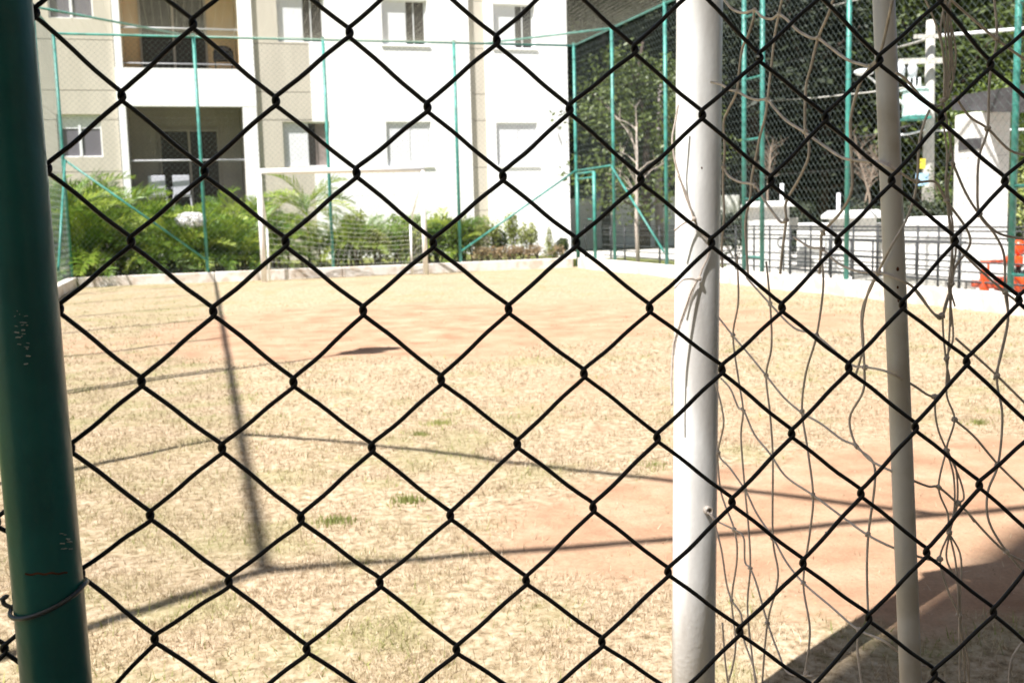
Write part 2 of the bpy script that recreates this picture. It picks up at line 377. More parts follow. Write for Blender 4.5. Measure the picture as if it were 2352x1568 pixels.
w_ = RNG.random(k)[:, None]; Cc = np.where(RNG.random(k)[:, None] < .5, np.array([.26,.16,.10])*(1-w_)+np.array([.55,.40,.30])*w_, np.array([.16,.11,.06])*(1-w_)+np.array([.50,.40,.22])*w_)
tag(link(np_mesh('soil_crumbs', Vv, Fc, gmn, 3, np.repeat(np.concatenate([Cc, np.ones((k,1))], 1), 4, 0)), 'soil_crumbs'), 'crumbs of soil and bits of dry litter on the field', 'soil', kind='stuff')

# kerbs: rows of cast blocks
def kerb(name, a0, a1, fixed, axis, th, z1, lab, step):
    root = thing(name, lab, 'kerb'); del root['category']; root['kind'] = 'structure'
    n = max(1, int(round((a1-a0)/step))); e = (a1-a0)/n
    for i in range(n):
        s0, s1 = a0+i*e+.006, a0+(i+1)*e-.006; dz = random.uniform(-.006, .006); dv = random.uniform(-.004, .004)
        b = MB()
        if axis == 'u': b.box((s0, fixed+dv, -.05), (s1, fixed+th+dv, z1+dz), COURT)
        else: b.box((fixed+dv, s0, -.05), (fixed+th+dv, s1, z1+dz), COURT)
        b.obj('kerb_block', M['kerb'], root, bevel=.012)
kerb('kerb', -1.98, 7.80, 20.9, 'u', .16, .19, 'whitewashed kerb along the far end of the field', 2.4)
kerb('kerb', 3.0, 20.7, 7.81, 'v', .18, .20, 'broad whitewashed kerb along the right side of the field', 2.6)
kerb('kerb', 13.0, 21.06, -2.16, 'v', .16, .19, 'kerb along the left side of the field beside the green post', 2.4)

# ------------------------------------------------------------------ cage fences
def zig(b, A, eu, n, cw, z0, z1, ch, r, off):
    """chain-link fabric: vertical zigzag strands; A start point, eu unit direction, n strands"""
    nz = int((z1-z0)/(ch/2)); nrm = Vector((-eu.y, eu.x, 0))
    for i in range(n):
        pts = []
        for j in range(nz+1):
            sx = (i + (1.03 if ((i+j) % 2) else -.03))*cw
            pts.append(A + eu*sx*1.0 + Vector((0,0,z0+j*ch/2)) + nrm*(r if ((i+j) % 2) else -r))
        b.tube(pts, r, 3, False)
def fence(label, p0, d, length, posts, z0, z1, mesh=True, railr=.021, postr=.032):
    root = thing('chain_link_fence', label, 'fence')
    for s in posts:
        q = W(*(p0[0]+d[0]*s, p0[1]+d[1]*s))
        MB().tube([q+Vector((0,0,-.1)), q+Vector((0,0,z1))], postr, 12).obj('post', M['teal'], root, True)
        cpb = MB().tube([q+Vector((0,0,z1)), q+Vector((0,0,z1+.02))], postr*1.15, 12)
        cpb.obj('post_cap', M['teal'], root)
        tb = MB()
        for k in range(8):
            zz = .5+k*.55+random.uniform(-.05, .05)
            if zz < z1: tb.tube([q+Vector((postr*1.05*math.cos(a), postr*1.05*math.sin(a), zz+.006*math.sin(a))) for a in [i*PI/5 for i in range(11)]], .0025, 4)
        tb.obj('tie_wire', M['tie'], root)['kind'] = 'stuff'
    A = W(*p0); B = W(p0[0]+d[0]*length, p0[1]+d[1]*length)
    MB().tube([A+Vector((0,0,z1-.03)), B+Vector((0,0,z1-.03))], railr, 8).obj('top_rail', M['teal'], root, True)
    wb = MB()
    for zz in (.26, 1.6, 3.1): wb.tube([A+Vector((0,0,zz)), A.lerp(B, .5)+Vector((0,0,zz-.015)), B+Vector((0,0,zz))], .002, 3)
    wb.obj('tension_wire', M['tie'], root)
    if mesh:
        b = MB(); eu = (B-A).normalized(); zig(b, A+eu*.03, eu, int(length/.0535)-1, .0535, z0, z1-.05, .107, .0018, 0)
        o = b.obj('wire_mesh', M['mesh'], root); o['kind'] = 'stuff'
    return root
def bar(root, name, a, b, r=.02, m='teal'): return MB().tube([a, b], r, 8).obj(name, M[m], root, True)

ff = fence('tall teal chain-link fence across the far end before the palms', (U0, VF), (1, 0), U1-U0, [0, 2.43, 4.84, 7.46, U1-U0], .2, H)
bar(ff, 'diagonal_brace', W(U0+.03, VF-.03, 2.34), W(.34, VF-.03, .42)); bar(ff, 'diagonal_brace', W(5.39, VF-.03, .42), W(U1-.03, VF-.03, 2.02))
# right side: corner shared with the far fence; further posts
vr = [19.0, 16.67, 11.45, 6.2, 3.9, VN]
rf = fence('tall teal chain-link fence along the right side of the field', (U1, VF-.04), (0, -1), VF-.04-VN, [VF-.04-q for q in vr], .2, H)
bar(rf, 'mid_rail', W(U1, VF-.05, 2.02), W(U1, 19.0, 2.03)); bar(rf, 'diagonal_brace', W(U1-.04, 19.0, 2.0), W(U1-.04, 16.7, .42))
lf = fence('tall teal chain-link fence along the left side, seen beside the dark green post', (U0, VF-.04), (-.01666, -.99986), 19.2, [VF-.04-q for q in (18.6, 16.2, 13.6, 11.4, 9.1, 6.8, 4.1, 1.84)], .2, H, railr=.027)
bar(lf, 'diagonal_brace', W(U0+.04, VF-.05, 2.34), W(U0+.04, 18.65, .42))
# gate in the right fence
gt = thing('gate', 'narrow teal metal gate standing in the right fence by the far corner', 'gate', W(U1-.02, VF-.15, 0))
ga, gb = VF-.16, 19.93
loc = gt.location
def lb(a, b, r, nm): return MB().tube([a-loc, b-loc], r, 10).obj(nm, M['teal'], gt, True)
lb(W(U1-.04, ga, .04), W(U1-.04, ga, 1.95), .036, 'gate_post'); lb(W(U1-.04, gb, .15), W(U1-.04, gb, 1.95), .036, 'gate_post')
lb(W(U1-.04, ga, 1.95), W(U1-.04, gb, 1.95), .022, 'gate_rail'); lb(W(U1-.04, ga, 1.84), W(U1-.04, gb, 1.84), .02, 'gate_rail'); lb(W(U1-.04, ga, .18), W(U1-.04, gb, .18), .02, 'gate_rail')
lb(W(U1-.055, gb+.10, 1.0), W(U1-.10, gb+.22, 1.0), .012, 'gate_handle')
# climbing ladders on the right fence
def ladder(v0, v1, lab, zs):
    t = thing('ladder', lab, 'ladder', W(U1+.05, v0, 0)); l = t.location
    for v in (v0, v1): MB().tube([W(U1+.05, v, 0)-l, W(U1+.05, v, H)-l], .034, 10).obj('ladder_rail', M['teal'], t, True)
    for z in zs: MB().tube([W(U1+.05, v0, z)-l, W(U1+.05, v1, z)-l], .018, 8).obj('rung', M['teal'], t, True)
z_of = lambda px, py: on_u(px, py, U1+.05).z
ladder(14.10, 13.58, 'teal ladder on the right fence just right of the thick goalpost', [z_of(1726,36), z_of(1726,180), z_of(1726,320), z_of(1726,457), z_of(1726, 590)])
ladder(8.72, 8.16, 'teal ladder on the right fence in front of the orange play equipment', [z_of(2345,5), z_of(2345,215), z_of(2345,427), z_of(2345,632)])

# roof frame and net
rfm = thing('roof_frame', 'teal tube frame holding the net over the field', 'frame')
zt = H-.03
bar(rfm, 'near_beam', W(UL, 1.84, zt), W(U1, .65, zt), .028)
bar(rfm, 'corner_brace', W(.34, VF-.02, zt), W(U0, 18.6, zt)); bar(rfm, 'corner_brace', W(6.0, VF-.02, zt), W(U1, 19.0, zt))
MB().tube([W(-2.36, 4.13, zt), W(-1.52, 3.33, zt-.01), W(-.73, 2.36, zt-.01), W(-.05, 1.57, zt)], .024, 8).obj('corner_brace', M['teal'], rfm, True)
nb = MB()
def sag(u, v): return H-.02-.22*math.sin(PI*(u-U0)/(U1-U0))*abs(math.sin(PI*(v-VN)/(VF-VN)*4))**.8
nvv = np.linspace(VN, VF, 50); nuu = np.linspace(U0, U1, 18)
for u in np.arange(U0+.1, U1, .12): nb.tube([W(u, v, sag(u, v)) for v in nvv], .0011, 3, False)
for v in np.arange(VN+.1, VF, .12): nb.tube([W(u, v, sag(u, v)) for u in nuu], .0011, 3, False)
tag(nb.obj('overhead_net', M['roofnet']), 'thin pale net stretched over the whole field', 'net', kind='stuff')

# floodlight on the left fence (its shadow lies on the field)
fl = thing('floodlight', 'twin floodlight on a mast at the left fence whose shadow falls on the field', 'floodlight', W(U0-.05, 6.8, 0)); l = fl.location
MB().tube([W(U0-.05,6.8,0)-l, W(U0-.05,6.8,6.6)-l], .03, 10).obj('mast', M['teal'], fl, True)
MB().box((-.06,-.02,6.3), (.06,.02,6.34)).obj('bracket', M['teal'], fl)
for k_, zz in enumerate((6.42, 6.02)): MB().box((-.17+.07*k_,-.12,zz), (.17+.07*k_,.12,zz+.17)).obj('lamp_head', M['black'], fl, bevel=.02)

# ------------------------------------------------------------------ far goal
def fargoal():
    gu, gv = 1.333, 20.08
    t = thing('football_goal', 'white football goal with a sagging net at the far end of the field', 'goal', W(gu+1.54, gv, 0), PHI)
    w2 = 1.54; h = 2.0
    for sx in (-1, 1): MB().tube([(sx*w2,0,-.02),(sx*w2,0,h+.03)], .05, 16).obj('post', M['white'], t, True)
    MB().tube([(-w2-.05,0,h+.045),(w2+.05,0,h+.045)], .05, 16).obj('crossbar', M['white'], t, True)
    for sx in (-1, 1):
        MB().tube([(sx*(w2-.14),.62,0),(sx*(w2-.14),.62,1.0)], .022, 8).obj('stanchion', M['white'], t, True)
        MB().tube([(sx*(w2-.14),.62,1.0),(sx*w2,.03,2.0)], .02, 8).obj('stay', M['white'], t, True)
    b = MB()
    def q(a, s):      # a across 0..1, s down 0..1: hangs from the stays, gathered low and left
        x = -w2+.03+a*(2*w2-.1); y = .06+.60*math.sin(min(1,s*1.25)*PI/2); z = 2.02*(1-s)**(1.0)
        sg = .30*math.sin(PI*a)*(1-s) + .35*max(0, a-.2)*(1-s)*2.0
        x += .06*math.sin(7*a+9*s); z = max(.01, z-sg); y += .05*math.sin(11*a+5*s)
        return Vector((x, y, z))
    for i in range(27): b.tube([q(i/26, .0+j/20) for j in range(21)], .0021, 3, False)
    for j in range(1, 18): b.tube([q(i/30, j/17) for i in range(31)], .0021, 3, False)
    for sx in (-1, 1):
        for k in range(6):
            y = .1*k+.03; b.tube([(sx*(w2-.14*k/5), y, z*(1-.08*k)) for z in (0,.5,1,1.5,1.95)], .0021, 3, False)
        for k in range(1, 13): b.tube([(sx*w2, .03, k*.15), (sx*(w2-.07), .3, k*.145-.03), (sx*(w2-.14), .58, k*.1)], .0021, 3, False)
    o = b.obj('goal_net', M['farnet'], t); o['kind'] = 'stuff'
fargoal()

# ------------------------------------------------------------------ near goal: thick post, thin rear pole, worn net
ng = thing('football_goal', 'near white football goal with thick post, thin rear pole and torn beige net', 'goal')
P1a, P1b = on_v(1607, 0, 1.885), on_v(1592.5, 1568, 1.885)
def ext(a, b, z): return a + (b-a)*((z-a.z)/(b.z-a.z))
p1t, p1g = ext(P1a, P1b, 2.04), ext(P1a, P1b, -.05)
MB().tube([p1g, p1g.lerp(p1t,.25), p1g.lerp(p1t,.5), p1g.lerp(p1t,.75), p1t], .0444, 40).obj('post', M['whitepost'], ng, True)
P2a, P2b = on_u(2030, 0, .965), on_u(2092, 1568, .965)
p2t, p2g = ext(P2a, P2b, 1.9), ext(P2a, P2b, -.05)
MB().tube([p2g, p2g.lerp(p2t,.3), p2g.lerp(p2t,.6), p2t], .0154, 28).obj('rear_pole', M['whiteold'], ng, True)
eu = W(1, 0, 0)
MB().tube([p1t+Vector((0,0,-.01))-eu*.05, p1t+eu*3.05], .0444, 24).obj('crossbar', M['white'], ng, True)
MB().tube([p1g+eu*3.0, p1t+eu*3.0], .0444, 24).obj('post', M['white'], ng, True)
MB().tube([p2g+eu*3.0, p2t+eu*3.0], .0154, 16).obj('rear_pole', M['whiteold'], ng, True)
for s in (0, 3.0): MB().tube([p2t+eu*s, (p2t+p1t)/2+Vector((0,0,.06))+eu*s, p1t+eu*s], .0154, 14).obj('top_arm', M['whiteold'], ng, True)
def on_cyl(px, py, base, axis, r, eps=0.0):
    d = ray(px, py).normalized(); w0 = CAM - base
    dd = d - axis*d.dot(axis); ww = w0 - axis*w0.dot(axis)
    a = dd.dot(dd); b = 2*dd.dot(ww); c = ww.dot(ww) - (r+eps)**2; q = b*b-4*a*c
    return CAM + d*((-b-math.sqrt(max(q, 0)))/(2*a))
ax1, ax2 = (p1t-p1g).normalized(), (p2t-p2g).normalized()
# hook tube on the post
hk = on_cyl(1624, 1170, p1g, ax1, .0444)
hb = MB(); ax = Vector((.25,-1,0)).normalized(); rt = ax.cross(Vector((0,0,1)))
for (ra, rb) in ((.0085,.0085),): 
    ring = lambda c, r: [c + (rt*math.cos(a)+Vector((0,0,1))*math.sin(a))*r for a in [i*2*PI/16 for i in range(16)]]
    c0, c1 = hk-ax*.008, hk+ax*.012
    rs_ = [ring(c0,.0085), ring(c1,.0085), ring(c1,.0055), ring(c0,.0055)]
    for R_ in rs_: hb.v += R_
    for i in range(3):
        for k in range(16): hb.f.append((i*16+k, i*16+(k+1)%16, (i+1)*16+(k+1)%16, (i+1)*16+k))
hb.obj('net_hook', M['whiteold'], ng, True)
for (px, py, r, d) in ((1612,386,.0016,1),(2062,618,.0022,2),(2062,660,.0016,2),(2064,690,.0018,2),(2022,470,.0012,2)):
    bs, axx, rr = (p1g, ax1, .0444) if d == 1 else (p2g, ax2, .0154)
    MB().ball(on_cyl(px, py, bs, axx, rr), r, 8, 5, (1,.4,1.5)).obj('rust_spot', M['rust'], ng, True)
def cordpt(px, py, front=.028):
    p = on_u(px, py, .972-front)
    if uv(p)[1] < 1.265 or uv(p)[1] > 2.4: p = on_v(px, py, 1.25)
    return p
def cr_spline(P, sub=5):
    out = []
    for i in range(len(P)-1):
        a = P[max(0,i-1)]; b = P[i]; c = P[i+1]; d = P[min(len(P)-1,i+2)]
        for k in range(sub):
            t = k/sub; out.append(.5*((2*b) + (c-a)*t + (2*a-5*b+4*c-d)*t*t + (3*b-a-3*c+d)*t**3))
    out.append(P[-1]); return out
zA = lambda L: [(1617+x*.2734, y*.2734) for x, y in L]
zC = lambda L: [(1776+x*.469, y*.469) for x, y in L]
zB = lambda L: [(1519+x*.6094, 612.5+y*.6094) for x, y in L]
cords = []
cords += [(zA(L), .0022) for L in (
 [(-20,-20),(430,-60),(420,90),(415,160),(370,300),(325,400),(300,560),(275,770),(200,930),(165,1040),(175,1250),(165,1400),(160,1568),(170,1800),(150,2060),(155,2250)][2:],
 [(670,-60),(655,0),(630,120),(595,300),(565,570),(535,830),(515,980),(470,1150),(430,1350),(400,1500),(390,1650),(350,1850),(355,2060),(370,2300)],
 [(1110,-60),(1085,0),(1050,110),(960,320),(900,560),(855,750),(850,1100),(880,1200),(875,1330),(800,1500),(690,1700),(690,1850),(660,2100),(640,2300)],
 [(1445,510),(1400,560),(1310,700),(1240,950),(1230,1150),(1240,1340),(1240,1600),(1150,1780),(1000,1950),(985,2060),(970,2300)],
 [(150,-30),(170,0),(240,80),(330,110),(425,90),(490,145),(570,160),(630,125),(700,170),(790,260),(900,320),(960,325),(1050,390),(1200,500),(1330,545),(1400,560),(1440,530),(1470,470)],
 [(60,690),(150,715),(215,755),(280,770),(370,820),(450,840),(530,840),(610,930),(700,1020),(850,1115),(1000,1220),(1150,1320),(1250,1345),(1400,1360),(1470,1365),(1560,1410),(1650,1460)],
 [(165,1405),(210,1480),(300,1530),(430,1560),(520,1700),(640,1860),(690,1850)],
 [(1590,-40),(1570,60),(1530,250),(1500,380),(1470,470)])]
cords += [(zC(L), .0018) for L in (
 [(100,1160),(180,1210),(240,1220),(320,1290),(420,1330),(515,1335),(620,1370),(700,1420),(780,1530),(825,1545)],
 [(765,540),(740,600),(715,700),(705,885),(680,1000),(640,1100),(575,1210),(515,1330),(465,1430),(437,1568),(440,1700),(400,1850)],
 [(600,355),(650,390),(720,470),(790,520),(830,510)],
 [(560,800),(630,850),(700,890),(790,890),(830,950),(850,985)],
 [(870,0),(960,80),(1090,190),(1228,290),(1300,340)],
 [(1080,-20),(1095,190),(1060,380),(1050,630),(1010,760),(1000,900),(1010,1050),(1080,1140),(1130,1250),(1135,1430),(1150,1568),(1110,1760),(1080,1860)],
 [(890,470),(960,570),(1050,630),(1150,730),(1228,760)],
 [(880,800),(940,940),(1010,1050),(1100,1140),(1228,1170),(1300,1180)],
 [(860,1000),(940,1110),(965,1180),(940,1240),(890,1310),(875,1390)],
 [(895,1200),(1000,1310),(1135,1430),(1228,1500),(1300,1560)])]
cords += [(zB(L), .0018) for L in (
 [(285,-40),(290,130),(270,260),(290,420),(308,540),(300,640),(315,840),(330,1000),(335,1135),(325,1300),(355,1568)],
 [(395,-20),(410,140),(415,300),(395,410),(410,560),(420,720),(420,1020),(440,1170),(400,1340),(380,1568)],
 [(605,-20),(610,80),(585,260),(545,400),(530,540),(550,680),(572,860),(560,1000),(535,1190),(560,1370),(540,1540)],
 [(820,20),(790,80),(755,180),(765,375),(760,470),(710,570),(735,675),(805,760),(780,1010),(775,1150),(780,1320)],
 [(1300,90),(1305,210),(1265,410),(1285,560),(1270,740),(1230,850),(1235,960),(1300,1070),(1367,1150),(1420,1200)],
 [(1380,1390),(1320,1480),(1310,1600)],
 [(320,40),(410,140),(500,230),(585,260),(710,365),(770,378),(850,395),(940,440),(1000,480),(1030,490)],
 [(215,190),(270,260),(330,330),(395,410),(460,490),(530,550),(600,590),(680,650),(735,675),(790,730),(880,775),(1000,825),(1045,830),(1115,890)],
 [(225,420),(260,460),(290,530),(310,540),(350,630),(410,705),(470,790),(572,860),(680,940),(778,1010),(880,1060),(1000,1100),(1050,1105)],
 [(205,440),(235,580),(215,700),(260,760),(315,840),(360,930),(420,1020),(470,1110),(535,1190),(640,1280),(740,1365),(840,1410),(950,1490),(1040,1510)],
 [(190,930),(225,1060),(245,1190),(265,1255),(300,1310),(310,1400),(345,1500),(360,1580)],
 [(175,925),(215,960),(275,990),(310,1020),(315,1110),(335,1135),(360,1200),(400,1340),(440,1450),(480,1530),(570,1540)],
 [(210,690),(225,850),(275,990),(285,1100),(265,1255),(280,1400),(270,1500),(240,1600)],
 [(230,1340),(240,1480),(255,1600)],
 [(950,80),(1030,180),(1060,185),(1095,60)],
 [(1110,270),(1200,350),(1265,410),(1367,510),(1420,560)],
 [(1110,580),(1180,640),(1265,740),(1367,840),(1420,900)],
 [(1150,920),(1230,1010),(1300,1075),(1367,1110),(1420,1130)],
 [(745,1370),(740,1450),(760,1600)],
 [(1115,890),(1150,920),(1180,960)])]
# gathered bundle of cords hanging right of the rear pole
cords += [(zC(L), .00135) for L in (
 [(825,-30),(845,200),(850,400),(838,490)],[(865,-30),(872,200),(880,380),(850,480)],[(730,-30),(800,130),(835,300),(835,480)],[(835,-20),(892,230),(880,400),(850,490)],
 [(850,-20),(820,140),(838,300),(845,480)],[(845,-20),(860,180),(862,350),(842,485)],[(880,-40),(850,90),(872,300),(858,420),(840,500)],
 [(830,500),(850,600),(870,700),(845,850),(850,980),(875,1130),(895,1220),(870,1380),(865,1568)],
 [(835,510),(868,700),(880,800),(855,900),(852,985),(865,1130),(880,1280),(872,1390),(868,1600)],
 [(832,600),(850,740),(848,860),(860,990),(880,1120),(870,1300),(862,1390),(890,1500)])]
cords += [(zB(L), .00145) for L in (
 [(1080,60),(1100,260),(1075,345),(1080,450),(1030,490)],[(1100,60),(1062,180),(1072,345),(1085,440),(1035,500),(1040,600),(1075,690)],
 [(1090,60),(1088,200),(1080,345),(1075,480),(1105,575),(1075,690),(1110,760),(1115,890),(1085,1000),(1050,1100),(1080,1220),(1120,1310),(1140,1450),(1170,1600)],
 [(1075,690),(1045,830),(1080,930),(1085,1000),(1130,1100),(1125,1310),(1160,1500),(1150,1600)],
 [(1072,690),(1100,780),(1105,900),(1088,1000),(1075,1100),(1120,1200),(1128,1310),(1145,1560)],
 [(1078,690),(1125,800),(1140,870),(1118,895),(1095,960),(1088,1010),(1110,1120),(1122,1310),(1125,1600)])]
LCRD = [[ (1558,240),(1551,279),(1544,318),(1547,350),(1551,374),(1562,410),(1575,451),(1592,501),(1571,512),(1549,529)],
        [(1556,400),(1578,450),(1594,503),(1612,535),(1631,559),(1626,590),(1614,615),(1603,641),(1588,640),(1568,643),(1549,662)],
        [(1607,636),(1589,664),(1574,705),(1561,742),(1549,780),(1545,810),(1542,880),(1543,930)],
        [(1603,641),(1595,660),(1580,700),(1566,738),(1553,780),(1547,815)]]
def cord(P, r, knots=True, front=None, nm='net_cord'):
    if front: pts = [on_v(x, y, 1.885-.0444-.004) for x, y in P]
    else: pts = [cordpt(x, y) for x, y in P]
    b = MB(); sp_ = cr_spline(pts, 6)
    b.tube(sp_, r*1.02, 7); return b.obj(nm, M['cord'], ng, True)
for P, r in cords: cord(P, r)
for P in LCRD: cord(P, .0019, front=2.034)
kn = []
for L_, zf in ((((425,90),(630,125),(960,325),(1400,560),(280,770),(532,838),(850,1105),(1245,1343),(165,1405),(430,1560),(690,1850),(1000,1955)), zA),
              (((830,490),(1050,630),(1095,190),(703,888),(850,982),(1010,1050),(515,1333),(872,1388),(1135,1430),(240,1220),(825,1545),(880,800)), zC),
              (((410,140),(270,258),(395,410),(308,540),(215,700),(315,838),(275,990),(420,1022),(335,1135),(265,1257),(400,1342),(535,1190),(572,860),(778,1008),(735,676),(768,378),(585,260),(530,545),
                (1060,183),(1030,490),(1105,575),(1075,690),(1045,830),(1085,1000),(1050,1100),(1122,1312),(1265,410),(1268,745),(1300,1072),(745,1367),(545,1530),(1118,890),(1075,345)), zB)):
    for q in zf(L_): kn.append(q)
for (x, y) in kn:
    c = cordpt(x, y); b = MB()
    for k in range(3):
        a0 = random.random()*6; ax_ = Vector((random.uniform(-1,1), random.uniform(-.4,.4), random.uniform(-1,1))).normalized(); e1 = ax_.orthogonal().normalized(); e2 = ax_.cross(e1)
        b.tube([c+(e1*math.cos(a0+a)+e2*math.sin(a0+a))*.0034 for a in [i*.8 for i in range(8)]], .0018, 6)
    b.obj('net_knot', M['cord'], ng, True)
for (x, y) in ((1594,503),(1606,640)):
    MB().ball(on_v(x, y, 1.836), .005, 10, 6).obj('net_knot', M['cord'], ng, True)

# ------------------------------------------------------------------ near fence: dark green post and chain-link wires
ROWS = [(0,0,[(82,30),(443,55),(803,75),(1141,92),(1458,112),(1745,130),(2020,135),(2275,145)]),
 (1,1,[(280,222),(634,233),(982,246),(1308,250),(1613,262),(1896,268),(2162,268)]),
 (2,0,[(110,388),(470,395),(819,397),(1155,404),(1472,410),(1771,412),(2048,412),(2308,412)]),
 (3,1,[(301,555),(656,556),(995,558),(1324,555),(1634,555),(1925,552),(2193,549)]),
 (4,0,[(137,710),(490,716),(834,713),(1168,709),(1492,706),(1796,704),(2073,697),(2340,685)]),
 (5,1,[(325,877),(674,878),(1013,871),(1341,856),(1658,846),(1949,841),(2220,827)]),
 (6,0,[(163,1030),(510,1030),(854,1028),(1188,1018),(1509,1003),(1818,993),(2102,977),(2372,985)]),
 (7,1,[(345,1184),(691,1190),(1034,1183),(1362,1164),(1681,1150),(1977,1130),(2249,1110)]),
 (8,0,[(186,1318),(525,1335),(872,1337),(1208,1331),(1534,1311),(1844,1290),(2128,1265),(2395,1250)]),
 (9,1,[(355,1468),(704,1490),(1048,1490),(1382,1472),(1698,1446),(1995,1416),(2281,1401)]),
 (10,8,[(1555,1602),(1865,1580),(2145,1542)]), (9,-1,[(10,1491)])]
yw, ln = .18, -.06
NV = Vector((-math.sin(yw)*math.cos(ln), math.cos(yw)*math.cos(ln), math.sin(ln)))
def plane_pt(px, py, off=0.0):
    r = ray(px, py); return CAM + r*((.80*NV.y+off)/r.dot(NV))
meas = {}
for j, s0, L_ in ROWS:
    for k, q in enumerate(L_): meas[(s0+2*k, j)] = plane_pt(*q)
A_ = np.array([[1, i, j] for (i, j) in meas]); B_ = np.array([list(v) for v in meas.values()])
Cf = np.linalg.lstsq(A_, B_, rcond=None)[0]; O_, EI, EJ = (Vector(c) for c in Cf)
def node(i, j):
    if (i, j) in meas: return meas[(i, j)]
    q = O_ + EI*i + EJ*j
    # blend towards the nearest measured node's offset
    best = min(meas, key=lambda m: (m[0]-i)**2+(m[1]-j)**2); dd = math.hypot(best[0]-i, best[1]-j)
    offs = meas[best] - (O_+EI*best[0]+EJ*best[1])
    return q + offs*max(0, 1-dd/6)
ei = EI.normalized(); ez = (-EJ).normalized(); en = NV
nf = thing('chain_link_fence', 'near fence of thick black chain-link wire on a dark green post', 'fence')
rw = .00172
jmin, jmax = -17, 21
HK = ez*.0052
def wire_pts(w):
    pts = []
    for j in range(jmin, jmax+1):
        left = (w + j) % 2 == 0; i = w if left else w+1
        c = node(i, j); sgn = 1 if left else -1
        up = -1 if left else 1
        nn = node(w+1 if left else w, j+1)
        jt = Vector((random.uniform(-1,1), 0, random.uniform(-1,1)))*.0003
        ent = c + ei*sgn*.0026 + HK + en*(.0020*up) + jt; exi = c + ei*sgn*.0026 - HK - en*(.0020*up) + jt
        sn = -sgn; nxt = nn + ei*sn*.0026 + HK + en*(.0020*-up)
        pts += [ent, c - ei*sgn*.0008 + ez*.0026 + en*(.0018*up), c - ei*sgn*.0017, c - ei*sgn*.0008 - ez*.0026 - en*(.0018*up), exi]
        bow = random.uniform(-.0016, .0004)
        pts += [exi.lerp(nxt, .12)+ez*.0002, exi.lerp(nxt, .35)+ez*(.0008+bow*.5), exi.lerp(nxt, .65)+ez*(-.0004+bow*.6), exi.lerp(nxt, .88)-ez*.0003]
    return pts
def smooth2(P):
    Q = [P[0]]
    for a, b in zip(P, P[1:]): Q += [a*.75+b*.25, a*.25+b*.75]
    return Q + [P[-1]]
for w in range(-5, 18):
    MB().tube(smooth2(wire_pts(w)), rw, 8).obj('wire', M['wire'], nf, True)
# scuffs on the wires
for (px, py) in ((957,927),(1898,1222),(1741,130)):
    MB().ball(plane_pt(px, py, -.0022), .0011, 6, 4, (1.2,.4,1)).obj('paint_chip', M['alu'], nf)
# post
pr = .0228
pa, pb = plane_pt(-11, 0, -pr-.0045), plane_pt(130, 1568, -pr-.0045)
ptop, pbot = ext(pa, pb, 2.55), ext(pa, pb, -.1)
pp = MB().tube([pbot.lerp(ptop, k/8) for k in range(9)], pr, 48).obj('post', M['gloss'], nf, True)
MB().tube([ptop, ptop+Vector((0,0,.02))], pr*1.1, 24).obj('post_cap', M['gloss'], nf, True)
# tie wire round the post
axp = (ptop-pbot).normalized(); e1 = axp.cross(Vector((0,1,0))).normalized(); e2 = axp.cross(e1)
tc_ = plane_pt(117, 1375, -pr); tc_ = pbot + axp*((tc_-pbot).dot(axp))
rt_ = pr+.0022; pts = []
for k in range(31):
    a = 2*PI*k/30; q = e1*math.cos(a)+e2*math.sin(a)
    side = q.x                                            # right side sits higher, front sags
    fr = max(0, -q.y)
    pts.append(tc_ + q*rt_ + axp*(.006*side - .0065*fr + .004))
MB().tube(pts, .0016, 8).obj('tie_wire', M['tie'], nf, True)
en_ = [tc_ - Vector((rt_,0,0)) + axp*a + Vector((-b, -.004, 0)) for a, b in ((-.003,-.002),(.000,.004),(.004,.0045),(.0055,.0015),(.003,.006))]
MB().tube(cr_spline(en_, 4), .0016, 8).obj('tie_wire_end', M['tie'], nf, True)
# scratches and rust line of the post
def onpost(px, py, eps=0.0004):
    r = ray(px, py); d = r.normalized(); w0 = CAM - pbot
    dd = d - axp*d.dot(axp); ww = w0 - axp*w0.dot(axp)
    a = dd.dot(dd); b = 2*dd.dot(ww); c = ww.dot(ww) - (pr+eps)**2; q = b*b-4*a*c
    return CAM + d*((-b-math.sqrt(max(q, 0)))/(2*a))
sc = MB()
for k in range(34):
    if k < 22: x, y = random.uniform(32, 62), random.gauss(765, 25)
    else: x, y = random.uniform(135, 165), random.gauss(1245, 18)
    q0 = onpost(x, y); q1 = onpost(x+random.uniform(2,11), y+random.uniform(-2,2)); sc.tube([q0, q1], .00022 if k % 3 else .0004, 4)
sc.obj('scratch', M['conc'], nf)['kind'] = 'stuff'
rb_ = MB(); rb_.tube([onpost(x, 1318+1.5*math.sin(x*.2)+(x-60)*-.03, .0001) for x in range(58, 160, 6)], .0007, 5); rb_.obj('rust_line', M['rust'], nf)

# ------------------------------------------------------------------ apartment building
bd = thing('apartment_building', 'white and beige apartment building with balconies and shuttered windows behind the far goal', 'building')
ST = 3.07
def cutwall(u0, u1, z0, z1, v0, v1, holes, mt, nm='wall'):
    us_ = sorted({u0, u1, *[h[0] for h in holes], *[h[1] for h in holes]}); us_ = [q for q in us_ if u0 <= q <= u1]
    zs_ = sorted({z0, z1, *[h[2] for h in holes], *[h[3] for h in holes]}); zs_ = [q for q in zs_ if z0 <= q <= z1]
    b = MB()
    for a, c in zip(us_, us_[1:]):
        run = None
        for d, e in zip(zs_, zs_[1:]):
            mu, mz = (a+c)/2, (d+e)/2
            if any(h[0] < mu < h[1] and h[2] < mz < h[3] for h in holes):
                if run: b.box((a, v0, run[0]), (c, v1, run[1]), COURT); run = None
            else: run = (run[0], e) if run else (d, e)
        if run: b.box((a, v0, run[0]), (c, v1, run[1]), COURT)
    return b.obj(nm, mt, bd)
